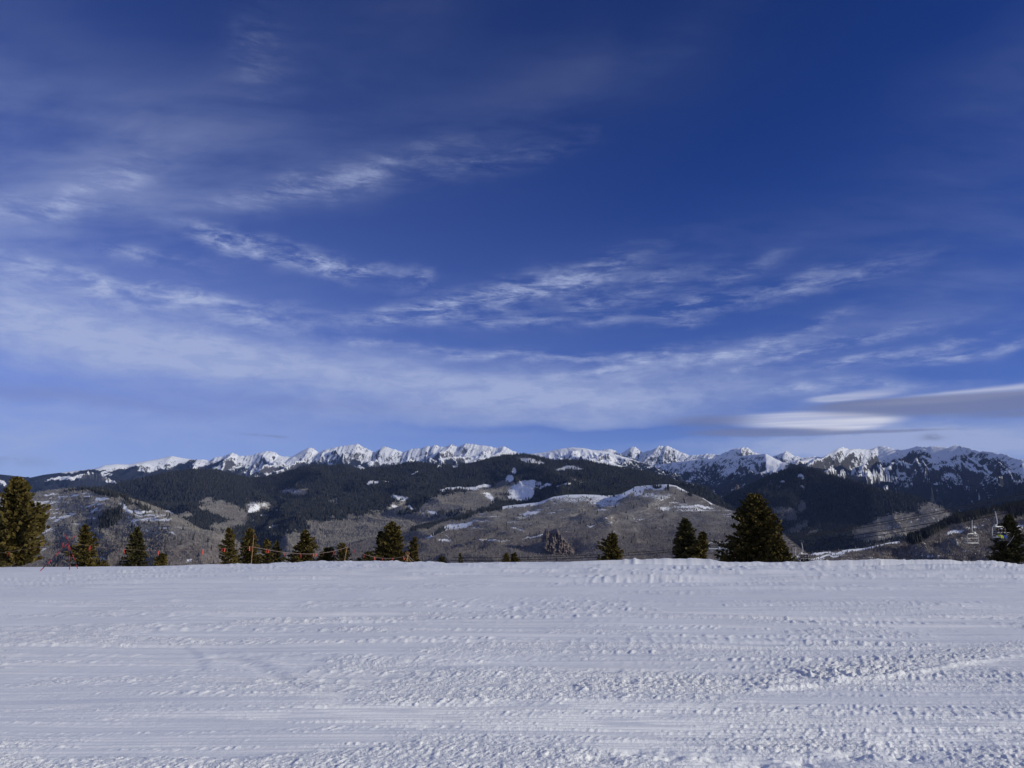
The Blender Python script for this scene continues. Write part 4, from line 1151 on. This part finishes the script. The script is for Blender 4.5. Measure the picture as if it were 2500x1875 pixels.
# ------------------------------------------------------------------ chairlift
M_STEEL = plain('galvanised_steel', (.46, .455, .44), .45, .10, 6, metal=.35, spec=.5)
M_DARKST = plain('dark_steel', (.06, .06, .065), .5, .15, 6)
M_SEAT = plain('grey_seat_pad', (.40, .39, .37), .7, .1, 9)
M_CABLE = plain('steel_cable', (.02, .02, .024), .6, .1, 9)
def box_obj(name, size, loc, mat, parent, rot=(0, 0, 0), bevel=.012):
    x, y, z = (s / 2 for s in size)
    v = [(a * x, b * y, c * z) for c in (-1, 1) for b in (-1, 1) for a in (-1, 1)]
    f = [(0, 2, 3, 1), (4, 5, 7, 6), (0, 1, 5, 4), (2, 6, 7, 3), (0, 4, 6, 2), (1, 3, 7, 5)]
    o = link_mesh(name, v, f, mat, parent)
    o.location = loc; o.rotation_euler = rot
    if bevel:
        b = o.modifiers.new('bevel', 'BEVEL'); b.width = min(bevel, min(size) * .3); b.segments = 1
    return o
def arc(pts, n=6):
    """Catmull-Rom through points"""
    P = [Vector(p) for p in pts]
    P = [P[0] * 2 - P[1]] + P + [P[-1] * 2 - P[-2]]
    out = []
    for k in range(1, len(P) - 2):
        for q in range(n):
            t = q / n
            a, b, c, d = P[k - 1], P[k], P[k + 1], P[k + 2]
            out.append(.5 * ((2 * b) + (c - a) * t + (2 * a - 5 * b + 4 * c - d) * t * t + (3 * b - a - 3 * c + d) * t ** 3))
    out.append(P[-2])
    return out
LIFT = Vector((.377, -.927, 0)).normalized()      # uphill direction of the lift line, in plan
def chair(label, clamp, facing, bar_up=False, hand=1):
    """four-seat chair; local +Y is where the riders look, +X their right; origin at the grip on the rope"""
    rz = math.atan2(-facing.x, facing.y)
    root = empty('lift_chair', clamp, rz)
    tag(root, label, 'chair lift', 'chairs hanging on the lift rope')
    h = hand
    g = box_obj('grip', (.20, .55, .16), (0, 0, .02), M_DARKST, root)
    for s in (-1, 1):
        v, f = [], []
        tube(v, f, [(.0, s * .30, .20), (.10, s * .30, .20)], [.075, .075], 10)
        link_mesh('grip_wheel', v, f, M_DARKST, g)
    tube_obj('grip_arm', [(0, 0, -.05), (-h * .26, 0, -.07)], .05, M_STEEL, g)
    tube_obj('hanger', arc([(-h * .16, 0, -.08), (-h * .10, .0, -.5), (-h * .04, 0, -1.0), (h * .0, 0, -1.35), (-h * .12, 0, -1.62), (-h * .34, 0, -1.74)]), .055, M_STEEL, root, 8)
    yx = -h * .40
    box_obj('yoke', (.30, .24, .30), (yx, 0, -1.78), M_STEEL, root)
    W = 1.12
    bail = arc([(-W * .90, .10, -3.05), (-W, .02, -2.45), (-W * .88, 0, -1.98), (-W * .60, 0, -1.88), (yx, 0, -1.84), (W * .55, 0, -1.84), (W * .80, 0, -1.92), (W * .95, .02, -2.4), (W * 1.12, .10, -3.0)], 5)
    tube_obj('bail_frame', bail, .034, M_STEEL, root, 8)
    tube_obj('yoke_beam', [(-W * .55, 0, -1.92), (W * .55, 0, -1.92)], .05, M_STEEL, root, 8)
    st = empty('seat_bench', (0, 0, 0)); st.parent = root
    tube_obj('seat_rail', [(-W * 1.05, .52, -3.12), (W * 1.05, .52, -3.12)], .045, M_STEEL, st, 8)
    tube_obj('seat_rail', [(-W * 1.05, .06, -3.20), (W * 1.05, .06, -3.20)], .035, M_STEEL, st, 8)
    for k in range(4):
        x = -W + W * .5 * (k + .5)
        box_obj('seat_pad', (W * .47, .50, .09), (x, .30, -3.11), M_SEAT, st, (.10, 0, 0), .03)
        box_obj('back_pad', (W * .45, .07, .34), (x, .02, -2.62), M_SEAT if False else M_DARKST, st, (-.12, 0, 0), .02) if not bar_up else None
    tube_obj('backrest_bar', arc([(-W * .96, .04, -3.15), (-W * .92, -.04, -2.62), (-W * .80, -.05, -2.50), (W * .80, -.05, -2.50), (W * .92, -.04, -2.62), (W * .96, .04, -3.15)], 4), .024, M_STEEL, root, 6)
    for s in (-1, 1):
        tube_obj('armrest', arc([(s * W * .98, .0, -2.85), (s * W, .35, -2.80), (s * W, .55, -2.95), (s * W, .52, -3.12)], 4), .022, M_STEEL, root, 6)
    if bar_up:
        fr = tube_obj('footrest_frame', arc([(-W * 1.02, .05, -2.9), (-W * 1.05, .1, -3.12), (-W * 1.32, .12, -3.2), (-W * 1.5, .1, -3.14)], 4), .03, M_DARKST, root, 6)
        box_obj('footrest_pad', (.55, .2, .10), (-W * 1.26, .1, -3.16), M_DARKST, fr)
    else:
        sb = tube_obj('safety_bar', arc([(-W * .98, .0, -2.6), (-W * 1.0, .55, -2.62), (-W * .9, .68, -2.62), (W * .9, .68, -2.62), (W * 1.0, .55, -2.62), (W * .98, 0, -2.6)], 4), .024, M_STEEL, root, 6)
        for x in (-.55, .55):
            tube_obj('footrest_post', [(x, .68, -2.62), (x, .74, -3.55)], .018, M_STEEL, sb, 6)
        tube_obj('footrest', [(-W * .9, .74, -3.55), (W * .9, .74, -3.55)], .024, M_STEEL, sb, 6)
    return root

# grips sit on two ropes about five metres apart; places from where the grips show
cA = at(1941, 1334, 140); c1 = at(2371, 1269, 108)
cB = at(1959, 1324, 131); c2 = at(2432, 1248, 97)
down = -LIFT
chA = chair('empty lift chair lower down the rope, beside the rounded low pine', cA, down, True, -1)
chB = chair('lower lift chair carrying three dark-clothed riders', cB, LIFT, False, -1)
ch1 = chair('empty lift chair hanging in front of the scrub ridge', c1, down, True, -1)
ch2 = chair('lift chair carrying riders in front of the dark spruce', c2, LIFT, False, -1)

def cable(label, p, q, r, ext0, ext1, sag, group):
    p, q = Vector(p), Vector(q)
    d = q - p
    pts = []
    n = 40
    for k in range(n + 1):
        t = -ext0 + (1 + ext0 + ext1) * k / n
        s = sag * 4 * t * (t - 1)
        pts.append(p + d * t + Vector((0, 0, s)))
    o = tube_obj('haul_rope', [w - pts[0] for w in pts], r, M_CABLE, None, 5)
    o.location = pts[0]
    tag(o, label, 'cable', group)
cable('haul rope carrying the two empty chairs', cA, c1, .045, .9, .75, .25, None)
cable('haul rope carrying the two occupied chairs', cB, c2, .045, .9, .75, .25, None)
cable('upper of two close dark cables crossing the valley view', at(1752, 1331, 196), at(2500, 1203, 190), .075, .9, .5, 1.2, None)
cable('lower of two close dark cables crossing the valley view', at(1756, 1336, 200), at(2500, 1209, 196), .075, .9, .5, 1.2, None)

# lift tower half hidden between the pines
def tower():
    y = 196
    top = at(1755, 1325, y); gx = top.x
    gz = ground_z(gx, y)
    px = y / FPX
    root = empty('lift_tower', (gx, y, gz))
    tag(root, 'grey steel lift tower half hidden between two pines', 'lift tower')
    H = top.z - gz
    tube_obj('mast', [(0, 0, 0), (0, 0, H * .5), (0, 0, H - .3)], [.42, .36, .28], M_STEEL, root, 12)
    hw = 24 * px
    tube_obj('lifting_frame', arc([(-hw, 0, H - 1.4), (-hw, 0, H - .12), (-hw * .92, 0, H), (hw * .92, 0, H), (hw, 0, H - .12), (hw, 0, H - 1.4)], 3), .13, M_STEEL, root, 8)
    ca = box_obj('cross_arm', (hw * 2.05, .35, .32), (0, 0, H - 1.45), M_STEEL, root)
    for s in (-1, 1):
        cw = empty('catwalk', (s * hw * .85, 0, H - 1.9)); cw.parent = root
        box_obj('walkway', (.6, 3.6, .06), (0, 0, 0), M_STEEL, cw)
        for q in (-1, 1):
            tube_obj('handrail', [(q * .3, -1.8, .95), (q * .3, 1.8, .95)], .03, M_STEEL, cw, 5)
        sb = box_obj('sheave_beam', (.16, 3.2, .22), (s * hw * .98, 0, H - 1.0), M_DARKST, root)
        for k in range(6):
            yy = -1.4 + .56 * k
            v, f = [], []
            tube(v, f, [(-.05, yy, .26), (.05, yy, .26)], [.20, .20], 10)
            link_mesh('sheave_wheel', v, f, M_DARKST, sb)
    tube_obj('ladder_rail', [(.25, -.42, .5), (.25, -.38, H - 1.6)], .03, M_STEEL, root, 5)
    tube_obj('ladder_rail', [(-.25, -.42, .5), (-.25, -.38, H - 1.6)], .03, M_STEEL, root, 5)
    for k in range(int((H - 2) / .45)):
        tube_obj('ladder_rung', [(-.25, -.41, .6 + k * .45), (.25, -.41, .6 + k * .45)], .018, M_STEEL, root, 5)
tower()

# ------------------------------------------------------------------ riders
M_SKIN = plain('skin', (.42, .27, .20), .6, .05, 10)
def cloth(name, col): return plain(name, col, .8, .12, 18)
M_JBLK = cloth('black_jacket', (.012, .012, .016)); M_JNVY = cloth('navy_jacket', (.016, .02, .05)); M_JGRY = cloth('dark_grey_jacket', (.03, .03, .034))
M_YEL = cloth('lime_yellow_trousers', (.62, .66, .06)); M_BLU = cloth('royal_blue_trousers', (.03, .09, .42)); M_DRK = cloth('black_trousers', (.014, .014, .016))
M_HELM = plain('helmet_black', (.015, .015, .018), .3, .1, 8); M_HELMW = plain('helmet_white', (.7, .7, .72), .35, .06, 8)
M_GOG = plain('goggle_lens', (.05, .03, .02), .15, .1, 6, spec=.7); M_BOOT = plain('ski_boot', (.05, .05, .055), .4, .1, 8)
def skin_mesh(name, verts, edges, radii, mat, parent, sub=1):
    me = bpy.data.meshes.new(name)
    me.from_pydata(verts, edges, [])
    o = bpy.data.objects.new(name, me); COL.objects.link(o)
    o.modifiers.new('skin', 'SKIN')
    lay = me.skin_vertices[0] if me.skin_vertices else None
    if lay is None:
        bpy.context.view_layer.objects.active = o
        bpy.ops.mesh.customdata_skin_add()
        lay = me.skin_vertices[0]
    for k, r in enumerate(radii):
        lay.data[k].radius = (r, r) if not isinstance(r, tuple) else r
        lay.data[k].use_root = (k == 0)
    sb = o.modifiers.new('sub', 'SUBSURF'); sb.levels = sub; sb.render_levels = sub
    bpy.context.view_layer.update()
    dg = bpy.context.evaluated_depsgraph_get()
    em = bpy.data.meshes.new_from_object(o.evaluated_get(dg))
    bpy.data.objects.remove(o); bpy.data.meshes.remove(me)
    em.name = name
    em.materials.clear(); em.materials.append(mat)
    em.polygons.foreach_set('use_smooth', [True] * len(em.polygons))
    r_ = bpy.data.objects.new(name, em); COL.objects.link(r_)
    if parent: r_.parent = parent
    return r_
def sphere(name, r, loc, mat, parent, sc=(1, 1, 1), seg=12, zmin=-1.0):
    v, f = [], []
    rings = 8
    for i in range(rings + 1):
        th = math.pi * i / rings
        z = max(math.cos(th), zmin)
        for j in range(seg):
            ph = 2 * math.pi * j / seg
            v.append((r * math.sin(th) * math.cos(ph) * sc[0], r * math.sin(th) * math.sin(ph) * sc[1], r * z * sc[2]))
    for i in range(rings):
        for j in range(seg):
            f.append((i * seg + j, i * seg + (j + 1) % seg, (i + 1) * seg + (j + 1) % seg, (i + 1) * seg + j))
    o = link_mesh(name, v, f, mat, parent, True)
    o.location = loc
    return o
def rider(label, ch, x, jacket, trousers, helmet, seed, group, lean=0.0):
    """seated on the chair bench, hands on the safety bar, boots on the footrest"""
    rng = random.Random(seed)
    Mx = Matrix.Translation(ch.location) @ Matrix.Rotation(ch.rotation_euler.z, 4, 'Z')
    loc = Mx @ Vector((x, .30, -3.06))
    root = empty('person', loc, ch.rotation_euler.z)
    tag(root, label, 'person', group)
    # one continuous body in its jacket: pelvis - chest - neck - head, arms to the bar, hands closing on it
    V = [(0, 0, .12), (0, -.03, .30), (lean, -.02, .50), (lean, .0, .62), (lean, .02, .74), (lean, .03, .86)]
    E = [(0, 1), (1, 2), (2, 3), (3, 4), (4, 5)]
    Rr = [(.20, .15), (.185, .15), (.20, .14), (.10, .09), (.075, .08), (.095, .105)]
    for s in (-1, 1):
        b = len(V)
        V += [(s * .20 + lean, .0, .54), (s * .27 + lean, .14, .33), (s * .20, .36, .42)]
        Rr += [.085, .065, .05]
        E += [(2, b), (b, b + 1), (b + 1, b + 2)]
    body = skin_mesh('body', V, E, Rr, jacket, root)
    # face skin shows between collar and helmet
    sphere('face', .088, (lean, .075, .83), M_SKIN, body, (.9, .8, 1.1))
    sphere('nose', .018, (lean, .15, .82), M_SKIN, body, (1, 1.2, 1.2), 8)
    he = sphere('helmet', .135, (lean, .015, .90), helmet, root, (.95, 1.1, .95), 14, -.15)
    box_obj('goggles', (.19, .06, .075), (lean, .135, .875), M_GOG, root, (0, 0, 0), .02)
    V, E, Rr = [(0, .0, .10)], [], [(.17, .13)]
    for s in (-1, 1):
        b = len(V)
        V += [(s * .10, .10, .08), (s * .13, .42, .10), (s * .13, .47, -.02), (s * .12, .46, -.36)]
        Rr += [.11, .085, .08, .07]
        E += [(0, b), (b, b + 1), (b + 1, b + 2), (b + 2, b + 3)]
    skin_mesh('trousers', V, E, Rr, trousers, root)
    for s in (-1, 1):
        # mitten shell round the bar: palm, four finger ridges and a thumb
        hb = (s * .20, .38, .43)
        V = [hb, (hb[0], hb[1] + .05, hb[2] + .01), (hb[0] - s * .03, hb[1] + .10, hb[2] + .0), (hb[0] - .0 * s, hb[1] + .105, hb[2]), (hb[0] + s * .03, hb[1] + .10, hb[2]), (hb[0] + s * .05, hb[1] + .085, hb[2] - .005), (hb[0] - s * .05, hb[1] + .04, hb[2] - .03)]
        E = [(0, 1), (1, 2), (1, 3), (1, 4), (1, 5), (0, 6)]
        skin_mesh('glove', V, E, [.04, .04, .018, .019, .018, .016, .018], M_JBLK, root, 1)
        bt = box_obj('boot', (.13, .32, .16), (s * .12, .53, -.44), M_BOOT, root, (0, 0, 0), .03)
        box_obj('cuff', (.14, .16, .24), (0, -.08, .17), M_BOOT, bt, (0, 0, 0), .03)
    return root
rider('rider in a navy jacket and lime yellow trousers', ch2, .45, M_JNVY, M_YEL, M_HELM, 1, None)
rider('rider in a black jacket and royal blue trousers', ch2, -.15, M_JBLK, M_BLU, M_HELMW, 2, None)
rider('rider in dark clothes with a pale snowboard', ch2, -.75, M_JGRY, M_DRK, M_HELM, 3, None)
for k, xx in enumerate((-.60, .05, .62)):
    rider('dark-clothed rider sitting between two others on the lower chair' if k == 1 else 'dark-clothed rider at an end of the row of three on the lower chair', chB, xx, (M_JBLK, M_JNVY, M_JBLK)[k], M_DRK, M_HELM, 10 + k, 'end riders on the lower chair' if k != 1 else None, lean=.03 * (k - 1))
# snowboard hanging from the third rider's boot
def snowboard(ch, x):
    m, w, p = new_mat('snowboard_base')
    oc = w.n('ShaderNodeTexCoord').outputs['Object']
    sp = w.n('ShaderNodeSeparateXYZ'); w.t.links.new(oc, sp.inputs[0])
    band = w.math('SINE', w.math('MULTIPLY', sp.outputs[1], 24.0))
    w.put(p.inputs['Base Color'], w.mix(w.ramp(band, -.1, .3), (.70, .66, .58), (.30, .24, .19)))
    Mx = Matrix.Translation(ch.location) @ Matrix.Rotation(ch.rotation_euler.z, 4, 'Z')
    root = empty('snowboard', Mx @ Vector((x, .86, -3.62)), ch.rotation_euler.z + .5)
    root.rotation_euler[0] = .95; root.rotation_euler[1] = .2
    tag(root, 'pale striped snowboard tilted below the right-hand rider', 'snowboard')
    out = []
    n = 20
    for k in range(2 * n):
        a = 2 * math.pi * k / (2 * n)
        yy = .76 * math.copysign(abs(math.sin(a)) ** .8, math.sin(a)); xx = math.copysign(abs(math.cos(a)) ** .45, math.cos(a)) * (.125 + .02 * abs(yy) / .76)
        zz = .06 * max(0, abs(yy) - .58) / .18
        out.append((xx, yy, zz))
    N = len(out)
    v = out + [(a, b, c + .014) for a, b, c in out]
    f = [tuple(range(N))[::-1], tuple(range(N, 2 * N))] + [(k, (k + 1) % N, N + (k + 1) % N, N + k) for k in range(N)]
    link_mesh('deck', v, f, m, root)
    for s in (-1, 1):
        b = box_obj('binding', (.22, .14, .05), (0, s * .24, .04), M_BLACK, root)
        box_obj('highback', (.16, .03, .2), (0, -.06, .11), M_BLACK, b)
snowboard(ch2, -.9)

# ------------------------------------------------------------------ red rock outcrops on the hillside
def rock_mat():
    m, w, p = new_mat('red_cliff_rock')
    pos = w.n('ShaderNodeNewGeometry').outputs['Position']
    bands = w.noise(w.mapping(pos, scale=(.25, .25, 2.2)), .10, 5, .6)
    cr = w.noise(w.mapping(pos, scale=(1.6, 1.6, .3)), .12, 5, .65)
    c = w.mix(w.ramp(bands, .35, .65), (.10, .08, .075), (.22, .175, .16))
    c = w.mix(w.ramp(cr, .55, .75), c, (.05, .04, .042))
    w.put(p.inputs['Base Color'], c)
    p.inputs['Roughness'].default_value = .9
    b = w.n('ShaderNodeBump'); b.inputs['Strength'].default_value = .9; b.inputs['Distance'].default_value = 5.0
    w.put(b.inputs['Height'], cr); w.t.links.new(b.outputs[0], p.inputs['Normal'])
    return m
M_ROCK = rock_mat()
def hill_point(key, px, py):
    """where the sight line through a photo pixel meets a hill"""
    Lr = LAYERS[key]
    PX, PY = project(Lr['X'], Lr['Y'], Lr['Z'])
    d = (PX - px) ** 2 + (PY - py) ** 2 * 4
    i, j = np.unravel_index(np.argmin(d), d.shape)
    return Vector((Lr['X'][i, j], Lr['Y'][i, j], Lr['Z'][i, j]))
def outcrop(label, key, items, name='rock_outcrop'):
    """items: (px, foot py, top py, half width px, depth factor): buttresses of broken, ledged rock sharing one foot"""
    P0 = hill_point(key, items[0][0], items[0][1])
    root = empty(name, P0)
    tag(root, label, 'rock')
    rng = random.Random(5)
    sc = P0.y / FPX
    for px, foot, top, hw, dep in items:
        p = at(px, foot, P0.y) - P0
        H = (foot - top) * sc; W = hw * sc
        nz, na = 16, 18
        v, f = [], []
        for i in range(nz + 1):
            t = i / nz
            taper = 1.15 - .38 * t + .13 * ((i % 4) / 4 - .4) + .05 * rng.uniform(-1, 1)      # ledges
            if i == nz: taper *= .22
            if i == nz - 1: taper *= .62
            if i == nz - 2: taper *= .85
            for j in range(na):
                a = 2 * math.pi * j / na
                q = 1 + .20 * perlin(np.array([math.cos(a) * 2.2 + px]), np.array([math.sin(a) * 2.2 + t * 1.4]), 3)[0] + .10 * math.sin(a * 5 + px) + .06 * rng.uniform(-1, 1)
                rx = math.copysign(abs(math.cos(a)) ** .7, math.cos(a)); ry = math.copysign(abs(math.sin(a)) ** .7, math.sin(a))
                v.append((p.x + W * taper * q * rx, p.y + W * dep * taper * q * ry + H * .25 * t, p.z - H * .15 + H * 1.15 * t + (H * .10 * rng.uniform(-1, .6) if i >= nz - 1 else 0)))
        for i in range(nz):
            for j in range(na):
                f.append((i * na + j, i * na + (j + 1) % na, (i + 1) * na + (j + 1) % na, (i + 1) * na + j))
        f.append(tuple(nz * na + j for j in range(na)))
        link_mesh('buttress', v, f, M_ROCK, root, False)
def cliff(label, key):
    """a ragged broken cliff band standing out of the hillside"""
    top = [(1322, 1320), (1329, 1308), (1333, 1297), (1338, 1296), (1342, 1304), (1348, 1301), (1356, 1298), (1362, 1296), (1367, 1302), (1371, 1312), (1377, 1317), (1383, 1326), (1388, 1328), (1393, 1337), (1400, 1336), (1406, 1343), (1414, 1342), (1424, 1348), (1434, 1351)]
    foot = [(1322, 1327), (1332, 1341), (1345, 1350), (1360, 1352), (1380, 1353), (1400, 1354), (1434, 1356)]
    P0 = hill_point(key, 1360, 1352)
    root = empty('rock_outcrop', P0)
    tag(root, label, 'rock')
    nu, nv = 110, 34
    px = np.linspace(1322, 1434, nu)
    tp = np.interp(px, *zip(*top)) + 1.2 * (ridged(px / 5.0, px * 0, 3, 5) - .5); ft = np.interp(px, *zip(*foot))
    U, V = np.meshgrid(px, np.linspace(0, 1, nv))
    PYv = tp[None] + (ft - tp)[None] * V
    crack = ridged(U / 6.5 + .5 * fbm(U / 9, PYv / 12, 2, 6), PYv / 34, 4, 7)
    ledge = np.abs(((PYv + 2.5 * fbm(U / 14, PYv / 30, 2, 8)) / 6.5) % 1 - .5)
    out = 13 * (crack - .3) + 7 * ledge + 10 * fbm(U / 11, PYv / 16, 3, 9)
    out = out + 34 * V ** 1.3 + 6
    edge = np.minimum(1, np.minimum((U - 1322) / 7, (1434 - U) / 10))
    Yd = P0.y + 30 - out * edge
    verts, faces = [], []
    back = []
    for i in range(nv):
        for j in range(nu):
            p = at(U[i, j], PYv[i, j], Yd[i, j]) - P0
            verts.append(p)
    for j in range(nu):      # crown of the cliff runs back into the slope
        p = verts[j] + Vector((0, 60, 6)); verts.append(p)
    for i in range(nv - 1):
        for j in range(nu - 1):
            faces.append((i * nu + j, (i + 1) * nu + j, (i + 1) * nu + j + 1, i * nu + j + 1))
    for j in range(nu - 1):
        faces.append((j, j + 1, nv * nu + j + 1, nv * nu + j))
    link_mesh('cliff_face', verts, faces, M_ROCK, root, False)
cliff('red-brown ragged cliff low on the broad aspen hill', K_N3)
outcrop('small pale rock spire in the shaded valley', K_R1, [(1801, 1194, 1182, 4, 1.0), (1797, 1196, 1188, 4, 1.0)], 'rock_spire')

# ------------------------------------------------------------------ thin mountain air
def build_haze():
    x0, x1, y0, y1, z0, z1 = -24000, 24000, -600, 17500, -760, 1900
    v = [(x, y, z) for z in (z0, z1) for y in (y0, y1) for x in (x0, x1)]
    f = [(0, 2, 3, 1), (4, 5, 7, 6), (0, 1, 5, 4), (2, 6, 7, 3), (0, 4, 6, 2), (1, 3, 7, 5)]
    m = bpy.data.materials.new('thin_air'); m.use_nodes = True
    t = m.node_tree; t.nodes.clear()
    out = t.nodes.new('ShaderNodeOutputMaterial'); pv = t.nodes.new('ShaderNodeVolumePrincipled')
    pv.inputs['Color'].default_value = (.32, .50, 1.0, 1)
    pv.inputs['Density'].default_value = 1.5e-5
    pv.inputs['Anisotropy'].default_value = 0.0
    t.links.new(pv.outputs[0], out.inputs['Volume'])
    o = link_mesh('haze', v, f, m)
    tag(o, 'thin blue mountain air', kind='stuff')
build_haze()
